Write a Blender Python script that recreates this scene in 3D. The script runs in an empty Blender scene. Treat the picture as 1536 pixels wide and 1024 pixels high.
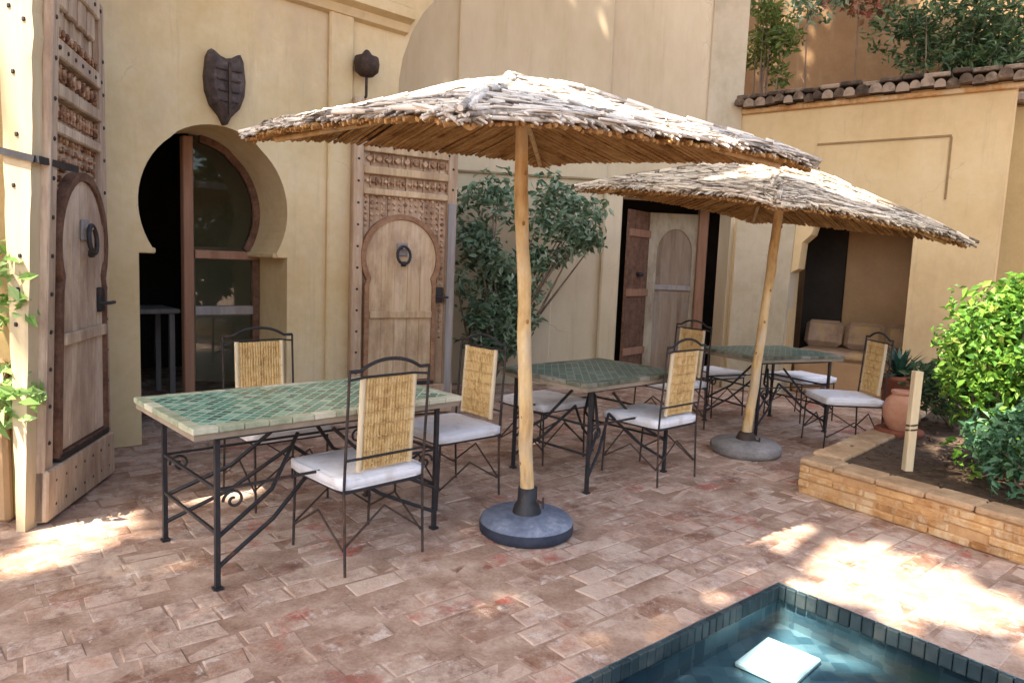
import bpy, math, random
from mathutils import Vector, Matrix
from mathutils.geometry import tessellate_polygon
random.seed(7)
R = math.radians
PI = math.pi
sc = bpy.context.scene
COL = sc.collection

# ------------------------------------------------------------------ helpers
def tag(o, label=None, cat=None, group=None, kind=None):
    if label: o['label'] = label
    if cat: o['category'] = cat
    if group: o['group'] = group
    if kind: o['kind'] = kind
    return o

def empty(name, loc=(0, 0, 0), rz=0.0):
    o = bpy.data.objects.new(name, None)
    o.empty_display_size = 0.1
    COL.objects.link(o)
    o.location = loc
    o.rotation_euler = (0, 0, rz)
    return o

class MB:
    """collects shapes, builds one mesh object"""
    def __init__(s):
        s.V = []; s.F = []; s.S = []
    def add(s, verts, faces, smooth=False):
        n = len(s.V)
        s.V += [tuple(v) for v in verts]
        s.F += [tuple(i + n for i in f) for f in faces]
        s.S += [smooth] * len(faces)
        return s
    def box(s, c, d, M=None, bev=0.0):
        x, y, z = d[0] / 2, d[1] / 2, d[2] / 2
        if bev <= 0:
            v = [(-x, -y, -z), (x, -y, -z), (x, y, -z), (-x, y, -z), (-x, -y, z), (x, -y, z), (x, y, z), (-x, y, z)]
            f = [(3, 2, 1, 0), (4, 5, 6, 7), (0, 1, 5, 4), (1, 2, 6, 5), (2, 3, 7, 6), (3, 0, 4, 7)]
        else:
            b = min(bev, x * .9, y * .9, z * .9)
            v = []; f = []
            for zz, k in ((-z, 1), (-z + b, 0), (z - b, 0), (z, 1)):
                a = b * k
                v += [(-x + b, -y + a, zz), (x - b, -y + a, zz), (x - a, -y + b, zz), (x - a, y - b, zz),
                      (x - b, y - a, zz), (-x + b, y - a, zz), (-x + a, y - b, zz), (-x + a, -y + b, zz)]
            f.append(tuple(range(7, -1, -1)))
            for r in range(3):
                for i in range(8):
                    j = (i + 1) % 8
                    f.append((r * 8 + i, r * 8 + j, r * 8 + 8 + j, r * 8 + 8 + i))
            f.append(tuple(range(24, 32)))
        c = Vector(c)
        if M is None:
            v = [Vector(p) + c for p in v]
        else:
            v = [M @ Vector(p) + c for p in v]
        return s.add(v, f)
    def tube(s, pts, r, n=8, cap=True):
        pts = [Vector(p) for p in pts]
        rs = r if isinstance(r, (list, tuple)) else [r] * len(pts)
        V = []; F = []
        t0 = (pts[1] - pts[0]).normalized()
        up = Vector((0, 0, 1)) if abs(t0.z) < .9 else Vector((1, 0, 0))
        a = t0.cross(up).normalized()
        for i, p in enumerate(pts):
            if i == 0: t = pts[1] - pts[0]
            elif i == len(pts) - 1: t = pts[-1] - pts[-2]
            else: t = (pts[i + 1] - pts[i]).normalized() + (pts[i] - pts[i - 1]).normalized()
            t.normalize()
            a = (a - t * a.dot(t)).normalized()
            b = t.cross(a)
            for k in range(n):
                w = 2 * PI * k / n
                V.append(p + (a * math.cos(w) + b * math.sin(w)) * rs[i])
        for i in range(len(pts) - 1):
            for k in range(n):
                j = (k + 1) % n
                F.append((i * n + k, i * n + j, i * n + n + j, i * n + n + k))
        s.add(V, F, True)
        if cap:
            m = len(V)
            s.add(V[:n], [tuple(range(n - 1, -1, -1))])
            s.add(V[m - n:], [tuple(range(n))])
        return s
    def bar(s, p, q, w, h=None):
        """square bar from p to q"""
        p, q = Vector(p), Vector(q); h = h or w
        t = (q - p); L = t.length; t.normalize()
        up = Vector((0, 0, 1)) if abs(t.z) < .95 else Vector((0, 1, 0))
        a = t.cross(up).normalized(); b = a.cross(t)
        M = Matrix((a, t, b)).transposed()
        return s.box((p + q) / 2, (w, L, h), M)
    def lathe(s, prof, n=24, c=(0, 0, 0)):
        V = []; F = []
        for r, z in prof:
            for k in range(n):
                w = 2 * PI * k / n
                V.append((c[0] + r * math.cos(w), c[1] + r * math.sin(w), c[2] + z))
        for i in range(len(prof) - 1):
            for k in range(n):
                j = (k + 1) % n
                F.append((i * n + k, i * n + j, i * n + n + j, i * n + n + k))
        s.add(V, F, True)
        m = len(V)
        if prof[0][0] > 1e-4: s.add(V[:n], [tuple(range(n - 1, -1, -1))])
        if prof[-1][0] > 1e-4: s.add(V[m - n:], [tuple(range(n))])
        return s
    def prism(s, loops, y0, y1):
        """polygon (with holes) given in x,z; extruded from y0 (front, facing -y) to y1"""
        ls = []
        for i, l in enumerate(loops):
            area = sum(l[k][0] * l[(k + 1) % len(l)][1] - l[(k + 1) % len(l)][0] * l[k][1] for k in range(len(l)))
            l = list(l)
            if (area > 0) != (i == 0): l.reverse()
            ls.append(l)
        flat = [p for l in ls for p in l]
        tris = tessellate_polygon([[Vector((p[0], p[1], 0)) for p in l] for l in ls])
        T = []
        for t in tris:
            a, b, c = (flat[k] for k in t)
            ar = (b[0] - a[0]) * (c[1] - a[1]) - (c[0] - a[0]) * (b[1] - a[1])
            T.append(t if ar > 0 else t[::-1])
        s.add([(p[0], y0, p[1]) for p in flat], T)
        s.add([(p[0], y1, p[1]) for p in flat], [t[::-1] for t in T])
        for l in ls:
            n = len(l)
            v = [(p[0], y0, p[1]) for p in l] + [(p[0], y1, p[1]) for p in l]
            s.add(v, [(k, n + k, n + (k + 1) % n, (k + 1) % n) for k in range(n)])
        return s
    def xf(s, fn):
        s.V = [tuple(fn(Vector(v))) for v in s.V]
        return s
    def build(s, name, mat, parent=None, smooth=None):
        me = bpy.data.meshes.new(name)
        me.from_pydata(s.V, [], s.F)
        sm = s.S if smooth is None else [smooth] * len(s.F)
        me.polygons.foreach_set('use_smooth', sm)
        me.materials.append(mat)
        me.update()
        o = bpy.data.objects.new(name, me)
        COL.objects.link(o)
        if parent: o.parent = parent
        return o

def copy_tree(o, parent=None):
    c = o.copy(); COL.objects.link(c)
    if parent: c.parent = parent
    for ch in list(o.children): copy_tree(ch, c)
    return c

def bevel(o, w=.004, seg=2):
    m = o.modifiers.new('bevel', 'BEVEL'); m.width = w; m.segments = seg; m.limit_method = 'ANGLE'
    return o

# ------------------------------------------------------------------ materials
def newmat(name):
    m = bpy.data.materials.new(name); m.use_nodes = True
    nt = m.node_tree
    return m, nt, nt.nodes['Principled BSDF'], nt.nodes, nt.links

def ramp(N, cols):
    r = N.new('ShaderNodeValToRGB')
    e = r.color_ramp.elements
    while len(e) < len(cols): e.new(.5)
    for k, (p, c) in enumerate(cols):
        e[k].position = p; e[k].color = (*c, 1)
    return r

def mottled(name, cols, scale=3.0, rough=.9, bump=.3, bscale=25, detail=6, stretch=(1, 1, 1), rot=(0, 0, 0),
            stain=None, spec=.2, island=0.0, metallic=0.0, bdist=.01, fine=.25):
    """noise-driven colour ramp, with a second finer noise and bump"""
    m, nt, P, N, L = newmat(name)
    tc = N.new('ShaderNodeTexCoord'); mp = N.new('ShaderNodeMapping')
    mp.inputs['Scale'].default_value = stretch; mp.inputs['Rotation'].default_value = rot
    L.new(tc.outputs['Object'], mp.inputs['Vector'])
    n1 = N.new('ShaderNodeTexNoise'); n1.inputs['Scale'].default_value = scale; n1.inputs['Detail'].default_value = detail
    n1.inputs['Roughness'].default_value = .65
    L.new(mp.outputs['Vector'], n1.inputs['Vector'])
    n2 = N.new('ShaderNodeTexNoise'); n2.inputs['Scale'].default_value = bscale; n2.inputs['Detail'].default_value = 5
    L.new(mp.outputs['Vector'], n2.inputs['Vector'])
    fac = N.new('ShaderNodeMath'); fac.operation = 'MULTIPLY_ADD'
    L.new(n2.outputs['Fac'], fac.inputs[0]); fac.inputs[1].default_value = fine
    sub = N.new('ShaderNodeMath'); sub.operation = 'SUBTRACT'; sub.inputs[1].default_value = fine / 2
    L.new(n1.outputs['Fac'], sub.inputs[0]); L.new(sub.outputs[0], fac.inputs[2])
    src = fac
    if island:
        g = N.new('ShaderNodeNewGeometry')
        a = N.new('ShaderNodeMath'); a.operation = 'MULTIPLY_ADD'; a.inputs[1].default_value = island
        L.new(g.outputs['Random Per Island'], a.inputs[0])
        b = N.new('ShaderNodeMath'); b.operation = 'SUBTRACT'; b.inputs[1].default_value = island / 2
        L.new(src.outputs[0], b.inputs[0]); L.new(b.outputs[0], a.inputs[2])
        src = a
    r = ramp(N, cols); L.new(src.outputs[0], r.inputs['Fac'])
    out = r.outputs['Color']
    if stain:
        col, sscale, lo, hi, amt = stain
        n3 = N.new('ShaderNodeTexNoise'); n3.inputs['Scale'].default_value = sscale; n3.inputs['Detail'].default_value = 7
        n3.inputs['Roughness'].default_value = .7
        mp2 = N.new('ShaderNodeMapping'); mp2.inputs['Location'].default_value = (3.7, 1.1, 5.2)
        mp2.inputs['Scale'].default_value = (1, 1, .45)
        L.new(tc.outputs['Object'], mp2.inputs['Vector']); L.new(mp2.outputs['Vector'], n3.inputs['Vector'])
        r3 = ramp(N, [(lo, (0, 0, 0)), (hi, (amt, amt, amt))]); L.new(n3.outputs['Fac'], r3.inputs['Fac'])
        mx = N.new('ShaderNodeMix'); mx.data_type = 'RGBA'
        L.new(r3.outputs['Color'], mx.inputs['Factor']); L.new(out, mx.inputs[6]); mx.inputs[7].default_value = (*col, 1)
        out = mx.outputs[2]
    if 'plaster' in name:
        mp3 = N.new('ShaderNodeMapping'); mp3.inputs['Scale'].default_value = (5.5, 5.5, .35)
        L.new(tc.outputs['Object'], mp3.inputs['Vector'])
        n4 = N.new('ShaderNodeTexNoise'); n4.inputs['Scale'].default_value = 1.6; n4.inputs['Detail'].default_value = 8; n4.inputs['Roughness'].default_value = .75
        L.new(mp3.outputs['Vector'], n4.inputs['Vector'])
        r4 = ramp(N, [(.55, (0, 0, 0)), (.75, (.5, .5, .5))]); L.new(n4.outputs['Fac'], r4.inputs['Fac'])
        mx4 = N.new('ShaderNodeMix'); mx4.data_type = 'RGBA'; mx4.inputs[7].default_value = (.34, .25, .16, 1)
        L.new(r4.outputs['Color'], mx4.inputs['Factor']); L.new(out, mx4.inputs[6]); out = mx4.outputs[2]
        # hairline cracks, only in patches
        mp5 = N.new('ShaderNodeMapping'); mp5.inputs['Scale'].default_value = (1, 1, .8)
        nw = N.new('ShaderNodeTexNoise'); nw.inputs['Scale'].default_value = 3.5; nw.inputs['Detail'].default_value = 6
        L.new(tc.outputs['Object'], nw.inputs['Vector'])
        va = N.new('ShaderNodeVectorMath'); va.operation = 'MULTIPLY_ADD'; va.inputs[1].default_value = (.45, .45, .45)
        L.new(nw.outputs['Color'], va.inputs[0]); L.new(tc.outputs['Object'], va.inputs[2]); L.new(va.outputs[0], mp5.inputs['Vector'])
        vo = N.new('ShaderNodeTexVoronoi'); vo.feature = 'DISTANCE_TO_EDGE'; vo.inputs['Scale'].default_value = 1.1
        L.new(mp5.outputs['Vector'], vo.inputs['Vector'])
        lt = N.new('ShaderNodeMath'); lt.operation = 'LESS_THAN'; lt.inputs[1].default_value = .0045; L.new(vo.outputs['Distance'], lt.inputs[0])
        r5 = ramp(N, [(.54, (0, 0, 0)), (.64, (.35, .35, .35))]); L.new(n1.outputs['Fac'], r5.inputs['Fac'])
        mu = N.new('ShaderNodeMath'); mu.operation = 'MULTIPLY'; L.new(lt.outputs[0], mu.inputs[0]); L.new(r5.outputs['Color'], mu.inputs[1])
        mx5 = N.new('ShaderNodeMix'); mx5.data_type = 'RGBA'; mx5.inputs[7].default_value = (.20, .14, .09, 1)
        L.new(mu.outputs[0], mx5.inputs['Factor']); L.new(out, mx5.inputs[6]); out = mx5.outputs[2]
    L.new(out, P.inputs['Base Color'])
    P.inputs['Roughness'].default_value = rough
    P.inputs['Metallic'].default_value = metallic
    P.inputs['Specular IOR Level'].default_value = spec
    if bump:
        bp = N.new('ShaderNodeBump'); bp.inputs['Strength'].default_value = bump; bp.inputs['Distance'].default_value = bdist
        L.new(fac.outputs[0], bp.inputs['Height']); L.new(bp.outputs['Normal'], P.inputs['Normal'])
    return m

M = {}
M['plaster_a'] = mottled('ochre_plaster', [(.3, (.54, .395, .195)), (.5, (.61, .47, .26)), (.72, (.67, .54, .34))], 1.2, bump=.5, bscale=14,
                         stain=((.43, .33, .23), 1.3, .5, .75, .75))
M['plaster_b'] = mottled('pale_plaster', [(.3, (.47, .375, .235)), (.5, (.54, .44, .29)), (.72, (.60, .50, .345))], .9, bump=.5, bscale=10,
                         stretch=(1, 1, .4), stain=((.46, .33, .23), .9, .5, .75, .6))
M['plaster_c'] = mottled('golden_plaster', [(.3, (.52, .365, .18)), (.5, (.59, .43, .225)), (.72, (.64, .49, .28))], 1.0, bump=.5, bscale=12,
                         stain=((.40, .27, .14), 1.1, .5, .75, .7))
M['pillar'] = mottled('pillar_shade_plaster', [(.3, (.40, .33, .22)), (.5, (.47, .39, .27)), (.72, (.52, .44, .32))], 2.0, bump=.5, bscale=14, stain=((.30, .27, .18), 2.2, .5, .7, .7))  # darker tan; the pillar's shade is put into the colour
M['olive_wall'] = mottled('olive_plaster', [(.3, (.28, .20, .085)), (.7, (.38, .27, .12))], 1.4, bump=.4)
M['terracotta_wall'] = mottled('terracotta_plaster', [(.3, (.17, .10, .05)), (.55, (.23, .14, .07)), (.75, (.28, .19, .10))], 1.2, bump=.4)
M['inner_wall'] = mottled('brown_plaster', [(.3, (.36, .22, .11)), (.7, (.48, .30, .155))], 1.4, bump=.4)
M['groove'] = mottled('brown_groove', [(.3, (.20, .125, .06)), (.7, (.32, .21, .10))], 6)
M['dark_inner'] = mottled('interior_shade', [(.3, (.022, .017, .013)), (.7, (.04, .032, .024))], 2.0, bump=.2)  # near-black; the shade inside room and loggia is put into the colour
M['stone_pave'] = None
wood_s = (1, 1, .08)
M['door_wood'] = mottled('weathered_wood', [(.28, (.28, .195, .13)), (.5, (.48, .365, .255)), (.72, (.61, .49, .365))], 9, bump=.7, bscale=45, stretch=wood_s,
                         stain=((.26, .17, .12), 2.6, .46, .66, .75), island=.22, fine=.4)
M['door_wood_warm'] = mottled('warm_wood', [(.28, (.29, .19, .12)), (.5, (.48, .34, .22)), (.72, (.60, .46, .33))], 9, bump=.7, bscale=45, stretch=wood_s,
                              stain=((.32, .20, .12), 2.6, .46, .66, .75), island=.2, fine=.4)
M['wicket_warm'] = mottled('honey_wood', [(.28, (.38, .25, .14)), (.5, (.54, .38, .22)), (.72, (.64, .49, .33))], 9, bump=.7, bscale=45, stretch=wood_s, island=.2, fine=.4, stain=((.30, .19, .11), 3.0, .48, .66, .75))
M['carved'] = mottled('carved_wood', [(.3, (.13, .06, .035)), (.5, (.33, .18, .10)), (.7, (.47, .31, .20))], 14, bump=.9, bscale=50, island=.35)
M['carved_warm'] = mottled('carved_warm_wood', [(.3, (.22, .11, .06)), (.5, (.43, .26, .15)), (.7, (.58, .40, .26))], 14, bump=.9, bscale=50, island=.35)
M['moulding'] = mottled('dark_moulding', [(.3, (.09, .045, .028)), (.7, (.20, .11, .07))], 10, bump=.6, bscale=40)
M['moulding_warm'] = mottled('brown_moulding', [(.3, (.22, .11, .06)), (.7, (.36, .21, .12))], 10, bump=.6, bscale=40)
M['old_paint'] = mottled('old_paint', [(.3, (.25, .20, .13)), (.5, (.36, .30, .21)), (.75, (.44, .38, .28))], 6, bump=.5, bscale=40, stretch=(1, 1, .3), stain=((.2, .14, .09), 3, .48, .65, .8))
M['old_panel'] = mottled('old_panel', [(.3, (.15, .10, .065)), (.5, (.24, .17, .115)), (.75, (.33, .25, .18))], 8, bump=.6, bscale=45, stretch=wood_s, stain=((.28, .25, .21), 2.5, .5, .65, .7))
M['grey_wood'] = mottled('grey_wood', [(.3, (.20, .18, .17)), (.7, (.36, .32, .29))], 9, bump=.6, bscale=45, stretch=wood_s)
M['post_wood'] = mottled('pale_timber', [(.3, (.46, .36, .21)), (.7, (.58, .47, .30))], 8, bump=.5, bscale=40, stretch=wood_s)
M['frame_wood'] = mottled('red_wood', [(.3, (.24, .125, .075)), (.7, (.36, .20, .13))], 9, bump=.4, bscale=40, stretch=wood_s)
M['iron'] = mottled('wrought_iron', [(.3, (.012, .012, .015)), (.7, (.03, .027, .027))], 20, rough=.55, bump=.3, bscale=60, spec=.4, stain=((.09, .04, .02), 9, .55, .7, .7))
M['rust_iron'] = mottled('rusty_iron', [(.3, (.03, .022, .018)), (.7, (.085, .055, .04))], 14, rough=.7, bump=.4, bscale=60)
M['chair_iron'] = mottled('worn_iron', [(.3, (.02, .016, .015)), (.7, (.06, .045, .038))], 20, rough=.6, bump=.3, bscale=60, stain=((.13, .065, .035), 7, .5, .65, .8))
M['cushion'] = mottled('white_canvas', [(.3, (.68, .66, .66)), (.7, (.80, .78, .78))], 5, rough=.95, bump=.25, bscale=24, bdist=.006, stain=((.52, .46, .40), 7, .50, .70, .6))
M['cushion_tan'] = mottled('tan_cloth', [(.3, (.24, .155, .10)), (.5, (.34, .225, .15)), (.7, (.40, .28, .20))], 5, rough=.95, bump=.3, bscale=100, stain=((.45, .3, .12), 3, .5, .65, .8))
M['wicker'] = mottled('palm_cane', [(.22, (.30, .165, .055)), (.5, (.58, .38, .155)), (.78, (.69, .51, .26))], 26, rough=.75, bump=.6, bscale=110, island=.12, stretch=(1, 1, .8), fine=.5)
M['wicker_dark'] = mottled('cane_binding', [(.3, (.20, .10, .035)), (.7, (.42, .24, .09))], 22, rough=.7, bump=.5, bscale=90)
M['bamboo'] = mottled('peeled_pole', [(.25, (.34, .19, .075)), (.5, (.62, .41, .18)), (.75, (.74, .58, .36))], 7, rough=.7, stain=((.44, .36, .27), 5, .5, .66, .7), bump=.6, bscale=30, stretch=(1, 1, .3), fine=.5)
M['stake'] = mottled('pale_stake', [(.3, (.52, .40, .24)), (.7, (.66, .54, .36))], 6, rough=.8, bump=.5, bscale=30, stretch=(1, 1, .2))
M['thatch'] = mottled('bleached_reed', [(.18, (.075, .06, .05)), (.34, (.28, .235, .19)), (.5, (.56, .50, .42)), (.75, (.75, .68, .58))], 6, rough=.9, bump=.5, bscale=60, island=.5)
M['thatch_warm'] = mottled('tan_reed', [(.18, (.09, .065, .045)), (.36, (.34, .27, .19)), (.55, (.58, .49, .37)), (.78, (.76, .66, .50))], 6, rough=.9, bump=.5, bscale=60, island=.55)
M['reed_under'] = mottled('brown_reed', [(.25, (.17, .075, .025)), (.5, (.40, .215, .075)), (.75, (.52, .33, .14))], 7, rough=.8, bump=.7, bscale=50, island=.25, fine=.4)
M['mat_core'] = mottled('grey_reed_mat', [(.25, (.10, .085, .075)), (.6, (.30, .26, .23)), (.8, (.48, .43, .38))], 9, rough=.95, bump=.6, bscale=60)
M['base_stone'] = mottled('blue_grey_cement', [(.3, (.085, .10, .14)), (.55, (.17, .19, .24)), (.75, (.34, .36, .40))], 6, rough=.8, bump=.6, bscale=40)
M['base_dark'] = mottled('blue_paint', [(.3, (.022, .026, .042)), (.7, (.05, .057, .078))], 6, rough=.6, bump=.5, bscale=40)
M['base_grey'] = mottled('grey_cement', [(.3, (.16, .145, .135)), (.7, (.32, .295, .275))], 5, rough=.85, bump=.6, bscale=40)
M['brick'] = mottled('earth_brick', [(.25, (.26, .12, .045)), (.5, (.47, .255, .10)), (.75, (.60, .39, .19))], 7, rough=.95, bump=1, bscale=30, bdist=.025, island=.3,
                     stain=((.58, .44, .27), 4.5, .5, .62, .8))
M['brick_cap'] = mottled('earth_cap', [(.25, (.28, .17, .09)), (.55, (.44, .29, .165)), (.8, (.55, .41, .27))], 7, rough=.95, bump=1, bscale=30, bdist=.02, island=.15)
M['clay'] = mottled('clay_joint', [(.3, (.38, .20, .085)), (.7, (.52, .32, .16))], 9, rough=1, bump=.8, bscale=50)
M['soil'] = mottled('soil', [(.3, (.045, .03, .02)), (.7, (.13, .085, .055))], 14, rough=1, bump=1, bscale=50, bdist=.03)
M['terracotta'] = mottled('terracotta', [(.3, (.48, .22, .13)), (.7, (.62, .33, .22))], 6, rough=.85, bump=.3)
M['terracotta_dark'] = mottled('dark_terracotta', [(.3, (.16, .05, .03)), (.7, (.26, .09, .05))], 6, rough=.85, bump=.3)
M['roof_tile'] = mottled('weathered_tile', [(.2, (.035, .026, .02)), (.45, (.11, .075, .05)), (.7, (.28, .21, .15))], 9, rough=.95, bump=.8, bscale=30, island=.5)
M['mortar'] = mottled('clay_mortar', [(.3, (.20, .115, .075)), (.5, (.34, .225, .16)), (.7, (.50, .37, .28))], 4, rough=1, bump=.8, bscale=60)
M['slab'] = mottled('light_patch_white', [(.3, (.72, .74, .74)), (.7, (.84, .84, .82))], 3, rough=.5, bump=.1)  # white stands in for light on the pool
M['bark'] = mottled('bark', [(.3, (.10, .07, .05)), (.7, (.24, .18, .13))], 9, rough=1, bump=1, bscale=30, stretch=(1, 1, .3))

def leafmat(name, cols, trans=.35, rough=.5):
    m, nt, P, N, L = newmat(name)
    g = N.new('ShaderNodeNewGeometry')
    r = ramp(N, cols); L.new(g.outputs['Random Per Island'], r.inputs['Fac'])
    L.new(r.outputs['Color'], P.inputs['Base Color'])
    P.inputs['Roughness'].default_value = rough; P.inputs['Specular IOR Level'].default_value = .35
    t = N.new('ShaderNodeBsdfTranslucent'); L.new(r.outputs['Color'], t.inputs['Color'])
    mx = N.new('ShaderNodeMixShader'); mx.inputs[0].default_value = trans
    L.new(P.outputs[0], mx.inputs[1]); L.new(t.outputs[0], mx.inputs[2])
    L.new(mx.outputs[0], N['Material Output'].inputs['Surface'])
    return m
M['leaf_lime'] = leafmat('lime_leaf', [(0, (.045, .13, .018)), (.4, (.10, .23, .025)), (.9, (.20, .36, .045)), (1, (.30, .36, .07))])
M['leaf_blue'] = leafmat('blue_green_leaf', [(0, (.04, .11, .055)), (.6, (.10, .23, .12)), (1, (.20, .34, .17))])
M['leaf_climber'] = leafmat('grey_green_leaf', [(0, (.05, .09, .045)), (.55, (.16, .25, .14)), (1, (.40, .48, .36))])
M['leaf_dark'] = leafmat('dark_leaf', [(0, (.02, .045, .016)), (.7, (.06, .11, .04)), (1, (.15, .20, .09))])
M['leaf_mid'] = leafmat('mid_leaf', [(0, (.05, .085, .015)), (.7, (.12, .16, .03)), (1, (.22, .24, .07))])
M['leaf_pale'] = leafmat('pale_leaf', [(0, (.16, .30, .06)), (.6, (.30, .46, .14)), (1, (.48, .60, .28))])
M['leaf_agave'] = leafmat('agave_leaf', [(0, (.012, .045, .03)), (1, (.035, .10, .065))], .1)
M['leaf_crown'] = leafmat('crown_leaf', [(0, (.03, .05, .015)), (1, (.09, .12, .035))], .25)
M['petal'] = leafmat('petal', [(0, (.10, .13, .04)), (.55, (.26, .12, .07)), (1, (.42, .16, .12))])

def tile_mat(k=1.0, name='green_mosaic', rough=.22):
    """green glazed mosaic set on the diagonal with a cream border"""
    m, nt, P, N, L = newmat(name)
    tc = N.new('ShaderNodeTexCoord'); mp = N.new('ShaderNodeMapping')
    mp.inputs['Rotation'].default_value = (0, 0, R(45)); mp.inputs['Scale'].default_value = (1, 1, 0)
    L.new(tc.outputs['Object'], mp.inputs['Vector'])
    br = N.new('ShaderNodeTexBrick')
    br.offset = 0; br.inputs['Scale'].default_value = 1.0
    br.inputs['Brick Width'].default_value = .052; br.inputs['Row Height'].default_value = .052
    br.inputs['Mortar Size'].default_value = .0045; br.inputs['Mortar Smooth'].default_value = .3
    br.inputs['Color1'].default_value = (0, 0, 0, 1); br.inputs['Color2'].default_value = (1, 1, 1, 1)
    br.inputs['Mortar'].default_value = (.5, .5, .5, 1)
    L.new(mp.outputs['Vector'], br.inputs['Vector'])
    r = ramp(N, [(p_, tuple(v * k for v in c_)) for p_, c_ in [(0, (.035, .12, .085)), (.45, (.075, .21, .15)), (.8, (.13, .28, .20)), (1, (.30, .42, .31))]])
    L.new(br.outputs['Color'], r.inputs['Fac'])
    mx = N.new('ShaderNodeMix'); mx.data_type = 'RGBA'
    L.new(br.outputs['Fac'], mx.inputs['Factor']); L.new(r.outputs['Color'], mx.inputs[6])
    mx.inputs[7].default_value = (.42 * k, .46 * k, .36 * k, 1)
    L.new(mx.outputs[2], P.inputs['Base Color'])
    P.inputs['Roughness'].default_value = rough
    bp = N.new('ShaderNodeBump'); bp.inputs['Strength'].default_value = .5; bp.inputs['Distance'].default_value = .003
    nz = N.new('ShaderNodeTexNoise'); nz.inputs['Scale'].default_value = 18
    L.new(tc.outputs['Object'], nz.inputs['Vector'])
    ad = N.new('ShaderNodeMath'); ad.operation = 'SUBTRACT'
    L.new(nz.outputs['Fac'], ad.inputs[0]); L.new(br.outputs['Fac'], ad.inputs[1])
    L.new(ad.outputs[0], bp.inputs['Height']); L.new(bp.outputs['Normal'], P.inputs['Normal'])
    return m
M['mosaic'] = tile_mat(1.3)
M['mosaic_dark'] = tile_mat(.5, 'dark_reflection_mosaic', .4)  # same mosaic darkened; the rear tops' dark reflection is put into the colour
M['edge_dark'] = mottled('dark_reflection_tile', [(.2, (.06, .075, .05)), (.45, (.15, .15, .105)), (.75, (.27, .25, .19))], 9, rough=.6, bump=.3, island=.4)  # border darkened to match, reflection tone put into its colour
M['table_edge'] = mottled('cream_tile', [(.2, (.20, .24, .15)), (.45, (.42, .42, .29)), (.75, (.62, .58, .44))], 9, rough=.45, bump=.3, island=.4, stain=((.22, .28, .18), 3, .48, .62, .85))
M['table_under'] = mottled('cement', [(.3, (.22, .17, .12)), (.7, (.34, .27, .19))], 6)

def paver_mat():
    m, nt, P, N, L = newmat('worn_pavers')
    tc = N.new('ShaderNodeTexCoord'); g = N.new('ShaderNodeNewGeometry')
    def noise(scale, det=6, off=0, rough=.6, st=(1, 1, 1)):
        mp = N.new('ShaderNodeMapping'); mp.inputs['Location'].default_value = (off, off * 1.7, off * .3); mp.inputs['Scale'].default_value = st
        L.new(tc.outputs['Object'], mp.inputs['Vector'])
        n = N.new('ShaderNodeTexNoise'); n.inputs['Scale'].default_value = scale; n.inputs['Detail'].default_value = det
        n.inputs['Roughness'].default_value = rough
        L.new(mp.outputs['Vector'], n.inputs['Vector']); return n
    def math_(op, a, b):
        q = N.new('ShaderNodeMath'); q.operation = op
        for k, v in enumerate((a, b)):
            if isinstance(v, (int, float)): q.inputs[k].default_value = v
            else: L.new(v, q.inputs[k])
        return q.outputs[0]
    def mix(f, a, b):
        q = N.new('ShaderNodeMix'); q.data_type = 'RGBA'
        L.new(f, q.inputs['Factor'])
        for k, v in ((6, a), (7, b)):
            if isinstance(v, tuple): q.inputs[k].default_value = (*v, 1)
            else: L.new(v, q.inputs[k])
        return q.outputs[2]
    nf = noise(26, 8, 2, .7)
    nm = noise(5.5, 8, 31, .7)
    f = math_('ADD', math_('MULTIPLY', g.outputs['Random Per Island'], .24), math_('ADD', math_('MULTIPLY', nf.outputs['Fac'], .32), math_('MULTIPLY', nm.outputs['Fac'], .50)))
    r = ramp(N, [(.30, (.11, .05, .03)), (.41, (.25, .13, .08)), (.52, (.37, .235, .165)), (.62, (.52, .37, .28)), (.76, (.40, .19, .115))])
    L.new(f, r.inputs['Fac'])
    nw = noise(1.9, 10, 5, .76)
    rw = ramp(N, [(.48, (0, 0, 0)), (.58, (.8, .8, .8))]); L.new(nw.outputs['Fac'], rw.inputs['Fac'])
    c = mix(rw.outputs['Color'], r.outputs['Color'], (.54, .41, .315))
    nr = noise(1.5, 8, 11, .72)
    rr = ramp(N, [(.57, (0, 0, 0)), (.64, (.75, .75, .75))]); L.new(nr.outputs['Fac'], rr.inputs['Fac'])
    c = mix(rr.outputs['Color'], c, (.38, .075, .05))
    nb = noise(2.6, 9, 41, .78)
    rb = ramp(N, [(.50, (0, 0, 0)), (.66, (.8, .8, .8))]); L.new(nb.outputs['Fac'], rb.inputs['Fac'])
    c = mix(rb.outputs['Color'], c, (.17, .085, .06))
    ns = noise(9, 9, 17, .8)
    rs = ramp(N, [(.54, (0, 0, 0)), (.64, (.85, .85, .85))]); L.new(ns.outputs['Fac'], rs.inputs['Fac'])
    c = mix(rs.outputs['Color'], c, (.60, .49, .42))
    nd = noise(8, 9, 23, .8)
    rd = ramp(N, [(.56, (0, 0, 0)), (.66, (.8, .8, .8))]); L.new(nd.outputs['Fac'], rd.inputs['Fac'])
    c = mix(rd.outputs['Color'], c, (.14, .08, .058))
    L.new(c, P.inputs['Base Color'])
    P.inputs['Roughness'].default_value = .72; P.inputs['Specular IOR Level'].default_value = .3
    bp = N.new('ShaderNodeBump'); bp.inputs['Strength'].default_value = .7; bp.inputs['Distance'].default_value = .012
    L.new(math_('ADD', nf.outputs['Fac'], math_('MULTIPLY', ns.outputs['Fac'], .8)), bp.inputs['Height']); L.new(bp.outputs['Normal'], P.inputs['Normal'])
    return m
M['paver'] = paver_mat()

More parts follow.
